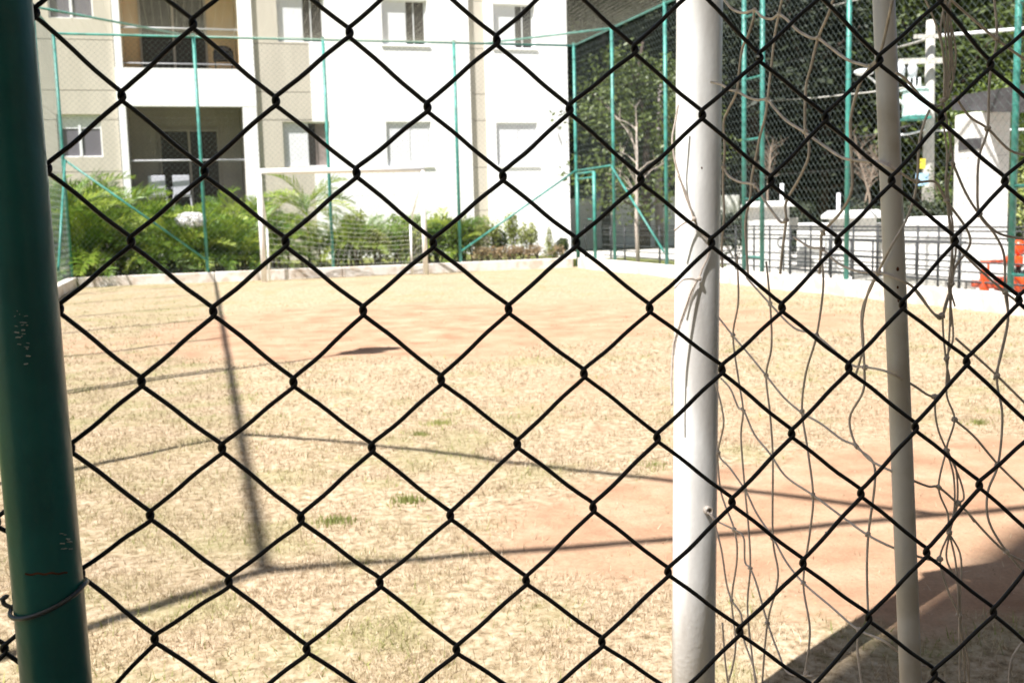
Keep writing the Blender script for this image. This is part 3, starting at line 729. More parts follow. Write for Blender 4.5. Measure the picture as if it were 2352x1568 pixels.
VB = 27.2
wins = []
for k in range(4):
    dz = k*ST
    wins += [(2.45,3.62,2.48+dz,3.60+dz,k,'half'),(5.07,6.25,2.47+dz,3.60+dz,k,'closed' if k == 0 else 'half'),(8.03,9.18,2.45+dz,3.58+dz,k,'closed' if k == 0 else 'half'),
             (-2.78,-1.80,(2.77 if k == 0 else 5.98+(k-1)*ST),(3.77 if k == 0 else 6.98+(k-1)*ST),k,'small')]
ZT = 12.6
holes = [w[:4] for w in wins]
joints = [-.2,1.28,2.42,3.64,4.33,5.50,6.72,7.4,8.57,9.8,10.5,11.6,ZT]
for (a, b_) in ((-7.0,-1.40),(1.84,3.2)):
    for z0, z1 in zip(joints, joints[1:]): cutwall(a, b_-.004, z0+.007, z1-.007, VB+.012, VB+.16, holes, M['beige'], 'wall_panel')
for z0, z1 in zip(joints, joints[1:]): cutwall(7.36, 7.79, z0+.007, z1-.007, VB+.10, VB+.16, holes, M['beige'], 'wall_panel')
cutwall(3.2, 7.355, -.2, ZT, VB, VB+.16, holes, M['plaster']); cutwall(7.795, 10.08, -.2, ZT, VB, VB+.16, holes, M['plaster'])
# body behind the face
MB().box((-7, VB+.40, -.2), (-1.4, VB+9, ZT), COURT).obj('wall', M['core'], bd)
MB().box((1.84, VB+.40, -.2), (10.08, VB+9, ZT), COURT).obj('wall', M['plaster'], bd)
MB().box((-1.4, VB+1.75, -.2), (1.84, VB+9, ZT), COURT).obj('wall', M['tan'], bd)
cutwall(-7, -1.4, -.2, ZT, VB+.165, VB+.395, holes, M['core'], 'wall_backing'); cutwall(1.84, 10.078, -.2, ZT, VB+.165, VB+.395, holes, M['plaster'], 'wall_backing')
MB().box((-7.1, VB-.1, ZT), (10.2, VB+9.1, ZT+.25), COURT).obj('roof', M['plaster'], bd)
for (u0, u1, z0, z1, k, typ) in wins:
    lo = COURT
    fr = MB(); t_ = .035; rc = .055 if typ == 'closed' else .10; v0, v1 = VB+rc, VB+rc+.05
    for a in ((u0,z0,u0+t_,z1),(u1-t_,z0,u1,z1),(u0+t_,z0,u1-t_,z0+t_),(u0+t_,z1-t_,u1-t_,z1)): fr.box((a[0]+.002,v0,a[1]+.002),(a[2]-.002,v1,a[3]-.002), COURT)
    w = fr.obj('window', M['alu'], bd)
    if u0 > 4: MB().box((u0-.04, VB-.035, z0-.045), (u1+.04, VB-.002, z0-.005), COURT).obj('sill', M['plaster'], w)
    if typ == 'small':
        um = (u0+u1)/2
        zt_ = z1-.33 if k == 0 else z1-t_
        MB().box((um-.03, v0-.01, z0+t_), (um+.03, v1-.005, z1-t_), COURT).obj('mullion', M['alu'], w)
        for a, b_ in ((u0+t_, um-.03), (um+.03, u1-t_)):
            MB().box((a, v0+.025, z0+t_), (b_, v0+.035, zt_), COURT).obj('pane', M['screen'], w)
            if k == 0: MB().box((a, v0+.01, zt_+.003), (b_, v0+.04, z1-t_), COURT).obj('transom_panel', M['shut'], w)
    else:
        um = u0+(u1-u0)*.55
        def shutter(a, b_, vv):
            s_ = MB(); z = z0+t_+.01; s_.box((a, vv+.012, z0+t_), (b_, vv+.02, z1-t_), COURT)
            while z < z1-t_-.03:
                n0 = len(s_.v); s_.box((a+.02, vv, z), (b_-.02, vv+.012, z+.035), COURT)
                for q in s_.v[n0:n0+4]: q -= W(0, .004, 0)
                z += .052
            s_.obj('shutter', M['shut'], w)
        shutter(u0+t_+.002, um, v0+.004)
        if typ == 'closed': shutter(um+.003, u1-t_-.002, v0+.004)
        else:
            MB().box((um+.003, v0+.03, z0+t_), (u1-t_-.002, v0+.04, z1-t_), COURT).obj('pane', M['curtain'] if (k == 0) else M['glass'], w)
            if k == 0: MB().box((um+.003, v0+.012, z0+t_), (um+.16, v0+.028, z1-t_), COURT).obj('pane', M['glass'], w)
            for jx in (um+.18, u1-t_-.03): MB().box((jx, v0+.005, z0+t_), (jx+.02, v0+.029, z1-t_), COURT).obj('mullion', M['alu'] if k else M['curtain'], w)
# balcony bay
for k in range(4):
    zb = 1.79+(k)*ST if k else 1.22; zt2 = 3.955+k*ST
    bl = MB().box((-1.40, VB-.07, zb-.9), (1.84, VB+.12, zb), COURT).obj('balcony', M['plaster'], bd)
    MB().box((-1.22, VB+.125, (zb-.42 if k else 1.2)), (1.50, VB+1.75, (zb-.22 if k else 1.4)), COURT).obj('slab', M['grey'], bl)
    MB().box((-1.385, VB-.065, zb+.003), (-1.22, VB+.11, zt2+.01), COURT).obj('pillar', M['plaster'], bl)
    MB().box((1.50, VB-.065, zb+.003), (1.835, VB+.11, zt2+.01), COURT).obj('pillar', M['plaster'], bl)
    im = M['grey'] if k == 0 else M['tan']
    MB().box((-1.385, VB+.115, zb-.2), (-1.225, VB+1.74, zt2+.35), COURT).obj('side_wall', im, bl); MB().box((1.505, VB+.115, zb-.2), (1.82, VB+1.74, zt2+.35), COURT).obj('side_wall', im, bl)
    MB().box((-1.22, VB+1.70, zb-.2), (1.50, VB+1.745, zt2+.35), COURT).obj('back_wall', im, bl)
    # sliding door
    d0, d1, dz1 = (-.85, .80, 2.25) if k else (-.55, .95, 2.15); vd = VB+1.69
    fz = zb-.21 if k else 1.41
    dr = MB()
    for a in ((d0,fz,d0+.05,fz+dz1),(d1-.05,fz,d1,fz+dz1),(d0+.05,fz+dz1-.06,d1-.05,fz+dz1)): dr.box((a[0],vd-.05,a[1]),(a[2],vd,a[3]), COURT)
    dm = (d0+d1)/2; dr.box((dm-.03, vd-.055, fz), (dm+.03, vd-.005, fz+dz1-.06), COURT)
    do = dr.obj('sliding_door', M['grey'], bl)
    for a, b_ in ((d0+.05, dm-.03), (dm+.03, d1-.05)): MB().box((a, vd-.03, fz), (b_, vd-.02, fz+dz1-.06), COURT).obj('pane', M['glass'], do)
    # balustrade: handrail, lower rail, glass
    hz = 2.67 if k == 0 else zb+.95
    MB().tube([W(-1.21, VB+.02, hz), W(1.49, VB+.02, hz)], .022, 8).obj('handrail', M['rail'], bl, True)
    if k: MB().tube([W(-1.21, VB+.02, zb+.12), W(1.49, VB+.02, zb+.12)], .014, 6).obj('lower_rail', M['rail'], bl, True)
# things on the balconies
for (pu, lab) in ((-.62,'left white plastic chair on the lower balcony'),(-.05,'right white plastic chair on the lower balcony')):
    t = thing('chair', lab, 'chair', W(pu, VB+.45, 1.40), PHI+random.uniform(-.3,.3), 'white chairs on the lower balcony')
    MB().box((-.22,-.22,.40),(.22,.22,.44)).obj('seat', M['chair'], t, bevel=.015)
    MB().box((-.20,-.25,.44),(.20,-.22,.92)).obj('backrest', M['chair'], t, bevel=.014)
    for sx in (-1,1):
        for sy in (-1,1): MB().tube([(sx*.2,sy*.2,.40),(sx*.23,sy*.23,0)], .018, 6).obj('leg', M['chair'], t)
        MB().box((sx*.225-.02,-.2,.60),(sx*.225+.02,.18,.63)).obj('armrest', M['chair'], t)
t = thing('barbecue', 'dark barbecue grill at the right end of the upper balcony', 'barbecue', W(1.15, VB+.9, 1.79+ST-.22), PHI)
MB().box((-.24,-.2,.55),(.24,.2,.78)).obj('firebox', M['black'], t, bevel=.02); MB().ball((0,0,.80), .23, 12, 6, (1,.85,.55)).obj('lid', M['fascia'], t, True)
for sx in (-.2,.2):
    for sy in (-.16,.16): MB().tube([(sx,sy,0),(sx,sy,.55)], .014, 6).obj('leg', M['black'], t)

# unseen block added behind the photographer to cast the lower-right shade
shade_block = thing('apartment_building', 'tall pale unseen block added behind the photographer to throw the shade at lower right', 'building')  # added shade block, only shares the name of the apartment building
# shadow edge: light travels along (.866,.5) in (u,v)
u1_, v1_ = uv(p1g); ex, ey = .8662, .4997
bu, bv = u1_+.038*ey - 6.4*ex, v1_-.038*ex - 6.4*ey
MB().box((bu, bv-14, -.1), (bu+22, bv, 19), COURT).obj('wall', M['beige'], shade_block)
MB().box((bu-.0, bv-14.2, 19), (bu+22.2, bv, 19.3), COURT).obj('roof', M['core'], shade_block)
for r_ in range(6):
    for c_ in range(7):
        u_ = bu+1.4+c_*3; z_ = 1.0+r_*3.05
        w = MB().box((u_, bv-.02, z_), (u_+1.2, bv+.03, z_+1.15), COURT).obj('window', M['alu'], shade_block)
        MB().box((u_+.05, bv+.031, z_+.05), (u_+1.15, bv+.04, z_+1.1), COURT).obj('pane', M['glass'], w)

ORD = ['leftmost', 'second from the left', 'third from the left', 'middle', 'third from the right', 'second from the right', 'rightmost']
# ------------------------------------------------------------------ palms and shrubs in the bed
def frond_mesh(seed, L, n, droop, mt, lw=.030, ll=.42):
    R_ = random.Random(seed); b = MB(); pts = []
    for i in range(n+1):
        s = i/n; pts.append(Vector((L*s*(1-.10*s), 0, L*(.62*s - droop*s*s))))
    b.tube(pts, [.010*(1-.8*i/n)+.001 for i in range(n+1)], 4)
    m_ = int(n*2.1)
    for i in range(3, m_):
        s = i/m_; k = s*n*.999; i0 = min(n-1, int(k)); p = pts[i0].lerp(pts[i0+1], k-i0); t = (pts[i0+1]-pts[i0]).normalized()
        le = ll*(math.sin(PI*min(1, .18+s*.82))**.6)*R_.uniform(.85, 1.1)
        for sd in (-1, 1):
            side = Vector((0, sd, 0)); d = (side*R_.uniform(.5,.75) + t*.85 + Vector((0,0,R_.uniform(.25,.65)))).normalized()
            d2 = (d + Vector((0,0,-R_.uniform(.15,.75)))).normalized(); wv = t*lw*.5
            o = len(b.v); q1 = p + d*le*.5; q2 = q1 + d2*le*.5
            b.v += [p-wv*.5, p+wv*.5, q1+wv, q1-wv, q2]; b.f += [(o,o+1,o+2,o+3), (o+3,o+2,o+4)]
    return b.mesh('frond', mt)
FR = [frond_mesh(i, 1.25, 12, .55+.1*(i % 3), M['frond'] if i % 2 else M['fronddk']) for i in range(4)]
def palm(loc, hs, nfr, sc, lab, group, seed, elev=(.15, 1.35), name='areca_palm'):
    R_ = random.Random(seed); t = thing(name, lab, 'palm', loc, R_.random()*6, group)
    ns = max(1, int(nfr/6))
    for s in range(ns):
        a = R_.random()*6.28; q = Vector((math.cos(a), math.sin(a), 0))*R_.uniform(0, .22)*(ns > 1); hh = hs*R_.uniform(.6, 1.1)
        top = q*1.9 + Vector((0,0,hh))
        MB().tube([q, q.lerp(top,.5)+Vector((.01,.01,0)), top], [.032,.026,.018], 7).obj('cane', M['cane'], t, True)
        for f in range(int(nfr/ns)):
            az = a + R_.uniform(-2.2, 2.2) if ns > 1 else f*2.4+R_.uniform(-.3,.3); el = R_.uniform(*elev)
            o = link(FR[R_.randrange(4)], 'frond', t); o.location = top
            o.rotation_euler = Euler((R_.uniform(-.4,.4), -(el-.45), az)); z = sc*R_.uniform(.7, 1.1); o.scale = (z,z,z)
    return t
sd = 0
hedge = []
for row, (v, hs) in enumerate(((22.3, .40), (23.2, .62), (24.2, .8))):
    u = -3.0+.4*row
    while u < 1.75: hedge.append((u+random.uniform(-.15,.15), v+random.uniform(-.3,.3), hs)); u += .60
for (u, v, hs) in hedge:
    sd += 1; tl = u < -1.3
    palm(W(u, v, .1), hs*(1.7 if tl and v > 23 else 1.0), 32, 1.0 if not tl else 1.15, 'bushy green areca palm in the dense planting left of the far goal', 'areca palms left of the far goal', sd, (.05, 1.45))
palm(W(-2.0, 22.0, .1), 1.2, 24, 1.0, 'tallest areca palm at the left end of the planting beside the corner post', None, 71)
palm(W(2.45, 22.5, .1), 1.45, 14, .95, 'tall palm with arching fronds rising behind the far goal', None, 90, (.25, 1.2))
for i, u in enumerate((2.0, 2.75, 3.3)): palm(W(u, 22.3+.3*(i%2), .1), .45, 26, .8, ('low areca palm at the left inside the far goal', 'low areca palm under the tall arching one', 'low areca palm right of the tall arching one')[i], None, 100+i, (.1,1.4))
for i, u in enumerate((3.6, 3.95, 4.3, 4.65, 5.0, 5.35, 5.7)): palm(W(u, 22.3+.4*(i%2), .1), .45, 24, .78, ORD[i]+' of the seven small yellow-green palms before the white wall', 'small palms along the white wall', 120+i, (.1,1.4))
palm(W(4.9, 23.6, .1), .95, 10, .5, 'slim young palm rising above the small palms before the white wall', None, 131, (.3,1.3))

def leafcloud(b, c, rad, n, size, R_, shape=None):
    for k in range(n):
        while True:
            q = Vector((R_.uniform(-1,1), R_.uniform(-1,1), R_.uniform(-1,1)))
            if q.length < 1 and q.length > R_.random()*.8: break
        p = Vector(c) + Vector((q.x*rad[0], q.y*rad[1], q.z*rad[2]))
        a = Vector((R_.gauss(0,1), R_.gauss(0,1), R_.gauss(0,.7))).normalized(); e = a.orthogonal().normalized()
        s = size*R_.uniform(.6,1.3); o = len(b.v)
        b.v += [p-a*s*.5, p+e*s*.22, p+a*s*.5, p-e*s*.22]; b.f.append((o,o+1,o+2,o+3))
def shrub(loc, w, h, n, mt, lab, seed, group=None, cone=False, leaf=.07, name='shrub'):
    R_ = random.Random(seed); t = thing(name, lab, 'shrub', loc, 0, group)
    sb = MB(); lb_ = MB()
    for k in range(7):
        a = R_.random()*6.28; r = R_.uniform(.1,.9)*w*.5; tip = Vector((math.cos(a)*r*(.3 if cone else 1), math.sin(a)*r*(.3 if cone else 1), h*R_.uniform(.55,1)))
        sb.tube([(0,0,0), tip*.5+Vector((0,0,.03)), tip], [.012,.008,.003], 5)
        if not cone: leafcloud(lb_, tip*.8, (w*.22, w*.22, h*.28), n//8, leaf, R_)
    if cone:
        for k in range(10):
            f = k/10; leafcloud(lb_, (0,0,h*(.08+.9*f)), (w*.5*(1-f)+.02, w*.5*(1-f)+.02, h*.07), int(n/10*(1.3-f)), leaf, R_)
    else: leafcloud(lb_, (0,0,h*.4), (w*.5, w*.45, h*.4), n//6, leaf, R_)
    sb.obj('stem', M['twig'], t, True); lb_.obj('foliage', mt, t)
    return t
for i, (px, hh, w) in enumerate(((1062,.95,.5),(1085,1.1,.6),(1120,1.0,.6),(1150,.85,.55),(1180,1.05,.55),(1215,.9,.5),(1290,.5,.35))):
    p = on_v(px, 560, 22.4+.3*(i%2)); p.z = .1
    shrub(p, w, hh, 900, M['shrub'] if i % 3 else M['leafmd'], ORD[i]+' of the seven thin yellow-green shrubs before the white wall', 200+i, 'thin shrubs before the white wall')
for i, px in enumerate((1105,1140,1170,1200,1235,1275)):
    p = on_v(px, 575, 22.0); p.z = .1
    shrub(p, .5, .38, 260, M['shrubbr'], ('first','second','third','fourth','fifth','sixth and last')[i]+' from the left of the low dry brown shrubs near the far corner', 230+i, 'dry brown shrubs at the foot of the white wall')
p = on_v(1262, 560, 22.0); p.z = .1
shrub(p, .42, .80, 900, M['shrub'], 'bright green cone-shaped shrub beside the building corner', 250, cone=True, leaf=.05)
p = on_v(1095, 560, 23.6); p.z = .1
shrub(p, .7, 1.15, 700, M['leafmd'], 'taller leafy shrub in front of the beige wall strip', 251)
# white flower mound in the palms
fm = thing('flowering_bush', 'white flowering bush among the palms left of the far goal', 'bush', on_v(438, 500, 21.6)); fm.location.z = .1
b = MB(); R_ = random.Random(5); leafcloud(b, (0,0,1.10), (.30,.2,.16), 1600, .045, R_); b.obj('blossom', M['flower'], fm)
b = MB(); b.tube([(0,0,0),(.02,0,.6),(0,0,1.1)], .012, 5); leafcloud(b, (0,0,.85), (.25,.2,.3), 200, .07, R_); b.obj('foliage', M['fronddk'], fm)
for i, px in enumerate((775, 815, 862, 905, 950, 1000, 1040)):
    p = on_v(px, 560, 22.9 if i % 2 else 22.1); p.z = .1
    shrub(p, .75, 1.15 if i % 2 else .85, 900, M['shrub'] if i % 3 else M['leafmd2'], ORD[i]+' of the seven leafy bushes among the small palms', 400+i, 'leafy bushes between the small palms', leaf=.10, name='bush')
# small sprouting plant growing at the far fence foot
for (px, py, lab) in ((1062,600,'small bare plant growing at the kerb where the brace meets the fence'),(695,625,'dry stalk at the kerb behind the left side of the far goal')):
    p = ground(px, py); t = thing('plant', lab, 'plant', p); b = MB()
    for k in range(7): a = k*.9; b.tube([(0,0,0),(.03*math.cos(a),.03*math.sin(a),.2),(.09*math.cos(a),.09*math.sin(a),.34+.03*k)], .006, 4)
    b.obj('stem', M['twig'], t); b = MB(); leafcloud(b, (0,0,.32), (.12,.12,.14), 70, .05, random.Random(3)); b.obj('foliage', M['shrub'], t)

# ------------------------------------------------------------------ beyond the right fence
# black railing
rl = thing('railing', 'long black metal railing with several bars just behind the right fence', 'railing')
UR = 8.45
zr = [on_u(2100, q, UR).z for q in (521, 530, 545, 556, 596, 617)]
for z in zr: MB().tube([W(UR, 20.8, z), W(UR, 8.9, z)], .011, 6).obj('bar', M['black'], rl, True)
zl = [on_u(2150, q, UR).z for q in (641, 661)]
for z in zl: MB().tube([W(UR, 20.8, z), W(UR, 8.9, z)], .013, 6).obj('bar', M['black'], rl, True)
for px in (1345,1403,1435,1515,1560,1620,1690,1732,1768,1815,1862,1909,1960,2016,2062,2108,2156,2205):
    p = on_u(px, 560, UR); MB().tube([Vector((p.x,p.y,.05)), Vector((p.x,p.y,zr[0]+.02))], .019 if px % 2 else .014, 8).obj('baluster', M['black'], rl, True)
# second railing of the ramp, descending towards the right
rl2 = thing('railing', 'sloping black handrail of the ramp with curled ends behind the first railing', 'railing')
UR2 = 9.35
a0, a1 = on_u(1800, 560, UR2), on_u(2222, 620, UR2)
for k, (ya, yb) in enumerate(((545,556),(566,590),(576,603),(590,617),(606,640),(616,652))):
    A, B = on_u(1790, ya, UR2), on_u(2225, yb, UR2); MB().tube([A, B], .011, 6).obj('bar', M['black'], rl2, True)
for px in (1800,1850,1905,1955,2005,2055,2105,2155,2210):
    p = on_u(px, 560, UR2); MB().tube([Vector((p.x,p.y,.02)), Vector((p.x,p.y,on_u(px, 545+(px-1790)*.025, UR2).z))], .015, 6).obj('baluster', M['black'], rl2, True)
for (yy, hh) in ((558,13),(622,13)):
    c = on_u(1796, yy, UR2); ev = W(0,1,0)
    MB().tube([c + ev*(.0+.13*math.sin(a)) + Vector((0,0,.085*math.cos(a))) for a in [i*PI/8 for i in range(9)]], .011, 6).obj('curled_end', M['black'], rl2, True)
# ramp kerb and low white wall
def seg_wall(name, lab, A, B, z0, z1, th, mt, cat='wall', cap=None):
    A = Vector((A.x, A.y, 0)); B = Vector((B.x, B.y, 0)); d = B-A; L_ = d.length; rz = math.atan2(d.y, d.x)
    t = thing(name, lab, cat, A, rz)
    MB().box((0,0,z0),(L_,th,z1)).obj('wall_body', mt, t, bevel=.01)
    if cap: MB().box((-.03,-.04,z1+.002),(L_+.03,th+.04,z1+cap)).obj('coping', mt, t, bevel=.012)
    return t
seg_wall('garden_wall', 'low white garden wall behind the black railing on the right', depth(1830, 520, 18.6), depth(2232, 520, 14.2), 0, .80, .18, M['wallw'], cap=.05)
seg_wall('ramp_kerb', 'dark grey ramp edge at the foot of the railing', depth(1960, 650, 14.6), depth(2222, 660, 12.2), .0, .22, .12, M['conc'], 'kerb')
def pillar(px0, px1, ytop, d, lab, pyr):
    a, b_ = depth(px0, ytop, d), depth(px1, ytop, d); w = (b_-a).length; c = (a+b_)/2; z = c.z
    t = thing('gate_pillar', lab, 'pillar', (c.x, c.y, 0), 0)
    MB().box((-w/2,-w/3,0),(w/2,w/3,z)).obj('shaft', M['wallw'], t, bevel=.01)
    bb = MB(); e = .10
    bb.box((-w/2-e,-w/3-e,z+.002),(w/2+e,w/3+e,z+.05)); n = len(bb.v)
    q = [(-w/2-e,-w/3-e),(w/2+e,-w/3-e),(w/2+e,w/3+e),(-w/2-e,w/3+e)]
    bb.v += [Vector((x,y,z+.051)) for x, y in q] + [Vector((x*.78,y*.78,z+.051+pyr)) for x, y in q]
    bb.f += [(n,n+1,n+5,n+4),(n+1,n+2,n+6,n+5),(n+2,n+3,n+7,n+6),(n+3,n,n+4,n+7),(n+4,n+5,n+6,n+7)]
    bb.obj('cap', M['wallw'], t)
pillar(1724, 1806, 476, 17.8, 'wide white wall pillar with flat cap right of the thick goalpost', .05)
pillar(1913, 2003, 502, 16.2, 'white pillar with sloped cap left of the thin rear pole', .08)
pillar(2105, 2215, 512, 17.5, 'low pale pillar top in front of the utility pole', .06)
for (px, y0, y1, lab) in ((1796,422,470,'thin white pipe standing beside the wide white pillar'),(1926,444,490,'thin white pipe standing behind the pillar with sloped cap')):
    a = depth(px, y0, 18.6); b_ = depth(px, y1+60, 18.6); tag(MB().tube([b_, a], .035, 8).obj('pipe', M['alu'], None, True), lab, 'pipe')
a = depth(1820, 512, 18.0); tag(MB().box((a.x-.10,a.y,a.z-.12),(a.x+.10,a.y+.15,a.z+.09)).obj('meter_box', M['conc'], bevel=.01), 'small grey box beside the wide white pillar', 'box')
# shaded far wall beyond the corner
seg_wall('boundary_wall', 'grey shaded boundary wall beyond the gate, between the building and the goalpost', W(10.2, 31.3), W(17.6, 31.3), 0, 1.6, .2, M['wallw'])
# portico
pc = thing('portico', 'white portico column carrying a dark grey roof edge at the right', 'portico')
c0, c1 = depth(2229, 400, 13.0), depth(2318, 400, 13.0); wd_ = (c1-c0).length; cm = (c0+c1)/2; zt3 = depth(2270, 258, 13.0).z
MB().box((cm.x-wd_/2, cm.y, 0),(cm.x+wd_/2, cm.y+.5, zt3)).obj('column', M['wallw'], pc, bevel=.012)
MB().box((cm.x-wd_/2-.03, cm.y-.03, 0),(cm.x+wd_/2+.03, cm.y+.53, .62)).obj('plinth', M['wallw'], pc, bevel=.012)
MB().box((cm.x-wd_/2-.012, cm.y-.012, depth(2245,343,13).z),(cm.x-wd_/2+.12, cm.y+.35, depth(2245,318,13).z)).obj('shaded_notch', M['fascia'], pc)  # dark box standing in for the shaded notch of the column
A, B = depth(2186, 238, 14.2), depth(2420, 222, 10.6)
for (nm, z0, z1, off_) in (('roof_edge', -.10, .10, 0),):
    b = MB(); d = (B-A).normalized(); nrm = Vector((-d.y, d.x, 0))
    for q, zz, hh in ((A, A.z, .09), (B, B.z+.0, .17)):
        for s_ in (0, .35):
            for h_ in (-hh, hh): b.v.append(Vector((q.x, q.y, zz+h_)) + nrm*s_ + d*0)
    b.f += [(0,1,3,2),(4,6,7,5),(0,4,5,1),(2,3,7,6),(1,5,7,3),(0,2,6,4)]
    b.obj(nm, M['fascia'], pc)
# orange play equipment
op = thing('play_equipment', 'orange plastic play equipment behind the right fence ladder', 'play equipment'); dO = 11.7
def P(px, py, dd=0): return depth(px, py, dO+dd)
MB().tube([P(2253,601),P(2330,599)], .017, 10).obj('top_rail', M['orange'], op, True)
a = P(2262, 648); MB().box((a.x-.036,a.y-.04,.05),(a.x+.036,a.y+.06,P(2262,618).z)).obj('leg', M['orange'], op, bevel=.01)
a = P(2270, 605); MB().tube([P(2270,600),P(2270,622)], .014, 8).obj('rail_support', M['orange'], op)
a, c = P(2256,663), P(2304,645); MB().box((a.x,a.y-.03,a.z),(c.x,a.y+.3,c.z)).obj('seat', M['orange'], op, bevel=.015)
a, c = P(2312,672), P(2400,636); MB().box((a.x,a.y-.05,a.z),(c.x,a.y+.35,c.z)).obj('body', M['orange'], op, bevel=.03)
a, c = P(2322,612), P(2352,588); MB().box((a.x,a.y,a.z),(c.x,a.y+.2,c.z)).obj('body', M['orange'], op, bevel=.03)
MB().ball(P(2340,568,.1), .075, 14, 8, (1,1,1.2)).obj('head', M['orange'], op, True)
MB().tube([P(2340,590,.1),P(2338,640,.1)], .03, 8).obj('spring', M['black'], op)
# utility pole
DP = 28.0
up_ = thing('utility_pole', 'pale concrete utility pole with crossarm among the trees at right', 'utility pole')
a, b_ = depth(2138, 48, DP), depth(2130, 520, DP); g0 = Vector((b_.x, b_.y, 0))
MB().tube([g0, g0.lerp(Vector((a.x,a.y,a.z)),.5), Vector((a.x,a.y,a.z))], [.165,.14,.115], 14).obj('pole', M['conc'], up_, True)
A, B = depth(2064,142,DP-.3), depth(2164,143,DP-.3); MB().box((A.x,A.y-.06,A.z-.07),(B.x,A.y+.06,A.z+.07)).obj('crossarm', M['conc'], up_)
for px in (2068, 2096): 
    c = depth(px, 160, DP-.35); MB().tube([c+Vector((0,0,.2)), c+Vector((0,0,.05)), c-Vector((0,0,.22))], [.05,.13,.10], 10).obj('insulator', M['porc'], up_, True)
c = depth(2130, 84, DP-.3); MB().box((c.x-.35,c.y-.05,c.z-.05),(c.x+.35,c.y+.05,c.z+.05)).obj('crossarm', M['conc'], up_)
tf = thing('transformer', 'pale aqua transformer box mounted on the utility pole', 'transformer')
A, B = depth(2081,208,DP-.5), depth(2128,268,DP-.5)
MB().box((A.x,A.y-.3,B.z),(B.x,A.y+.3,A.z)).obj('tank', M['trafo'], tf, bevel=.04)
MB().box((A.x-.06,A.y-.36,B.z-.07),(B.x+.03,A.y+.36,B.z-.01)).obj('base', M['teal'], tf)
MB().box((A.x-.04,A.y-.34,A.z+.003),(B.x+.03,A.y+.34,A.z+.05)).obj('cover', M['trafo'], tf)
for px in (2088, 2100, 2112): c = depth(px, 198, DP-.5); MB().tube([c-Vector((0,0,.12)), c, c+Vector((0,0,.22))], [.06,.04,.03], 8).obj('bushing', M['porc'], tf, True)
slp = thing('street_lamp', 'white street lamp head on an arm left of the utility pole', 'street lamp')
A = depth(1962,164,DP-1); MB().ball(A+Vector((.25,0,-.03)), .22, 12, 7, (1.2,.7,.42)).obj('lamp_head', M['alu'], slp, True)
MB().tube([A+Vector((.4,0,-.05)), depth(1990,172,DP-1), depth(2020,196,DP-.6), depth(2076,240,DP-.3), depth(2130,282,DP)], .04, 8).obj('arm', M['alu'], slp, True)
sg = depth(2118,412,DP-.3); tag(MB().box((sg.x-.17,sg.y-.02,sg.z-.16),(sg.x+.16,sg.y+.01,sg.z+.16)).obj('sign_plate', mat('pale_blue_plate', (.35,.55,.75), .5)), 'small pale blue plate fixed low on the utility pole', 'sign')
sg = depth(2119,376,DP-.3); tag(MB().box((sg.x-.07,sg.y-.02,sg.z-.13),(sg.x+.07,sg.y+.01,sg.z+.13)).obj('sign_plate', mat('yellow_plate', (.65,.55,.05), .5)), 'small yellow plate on the utility pole above the pale blue one', 'sign')
# cables
def cable(P0, P1, r, lab, sagm=.25, mt='alu', d0=DP, d1=DP):
    A, B = depth(*P0, d0), depth(*P1, d1)
    tag(MB().tube([A.lerp(B, k/10) - Vector((0,0,sagm*4*(k/10)*(1-k/10))) for k in range(11)], r, 6).obj('cable', M[mt], None, True), lab, 'cable')
cable((2138,84),(2420,60), .045, 'thick pale cable running right from the top of the utility pole', .0, 'alu', DP, 26)
cable((2138,86),(1990,118), .035, 'cable running left from the utility pole top behind the thin rear pole', .1, 'conc', DP, 40)
cable((1302,206),(2120,196), .022, 'pale thin cable crossing in front of the dark trees', .5, 'conc', 45, DP)
cable((1302,212),(1700,200), .018, 'second thin cable close below the long pale cable', .3, 'conc', 45, 40)
cable((1700,66),(2010,-10), .022, 'thin cable rising to the right across the top of the dark trees', .0, 'conc', 40, 30)
cable((2148,300),(2420,297), .03, 'pale cable at half height right of the utility pole', .0, 'alu', DP, 25)
cable((1750,322),(2100,285), .022, 'dark thin cable sloping across the trees at mid height', .3, 'fascia', 44, DP)
cable((2050,310),(2128,296), .03, 'short pale cable left of the utility pole below the transformer', .05, 'alu', DP, DP)

# ------------------------------------------------------------------ trees
def tree_proto(seed, h, cr_, mt, n, leaf, bark='bark', low=.22):
    R_ = random.Random(seed); tb = MB(); lb_ = MB(); tips = []
    tr_ = [Vector((0,0,0))]
    for k in range(1, 6): tr_.append(Vector((R_.uniform(-.15,.15)*k*.5, R_.uniform(-.15,.15)*k*.5, h*.75*k/5)))
    tb.tube(tr_, [h*.022*(1-.15*k) for k in range(6)], 10)
    for k in range(16):
        f = R_.uniform(.22, 1); s0 = tr_[min(5,int(f*5))]; a = k*2.4+R_.uniform(-.5,.5); L_ = cr_*R_.uniform(.5,1)*(1.1-.45*f)
        e = s0 + Vector((math.cos(a)*L_, math.sin(a)*L_, L_*R_.uniform(.1,.6))); m1 = s0.lerp(e,.5)+Vector((0,0,-.1*L_))
        tb.tube([s0, m1, e], [h*.008, h*.005, h*.002], 5); tips += [e, m1, s0.lerp(e,.75)]
    for q in tips:
        for s in range(3):
            c = q + Vector((R_.gauss(0,.35), R_.gauss(0,.35), R_.gauss(0,.35)))*cr_*.3
            leafcloud(lb_, c, (cr_*.24, cr_*.24, cr_*.17), n//(len(tips)*3), leaf, R_)
    return tb.mesh('trunk', M[bark], True), lb_.mesh('crown', mt)
M['leafbr'] = leafmat('sunlit_tree_leaf', (.05,.09,.015), (.22,.29,.055), .25)  # sunlight on these crowns is put into a brighter leaf colour
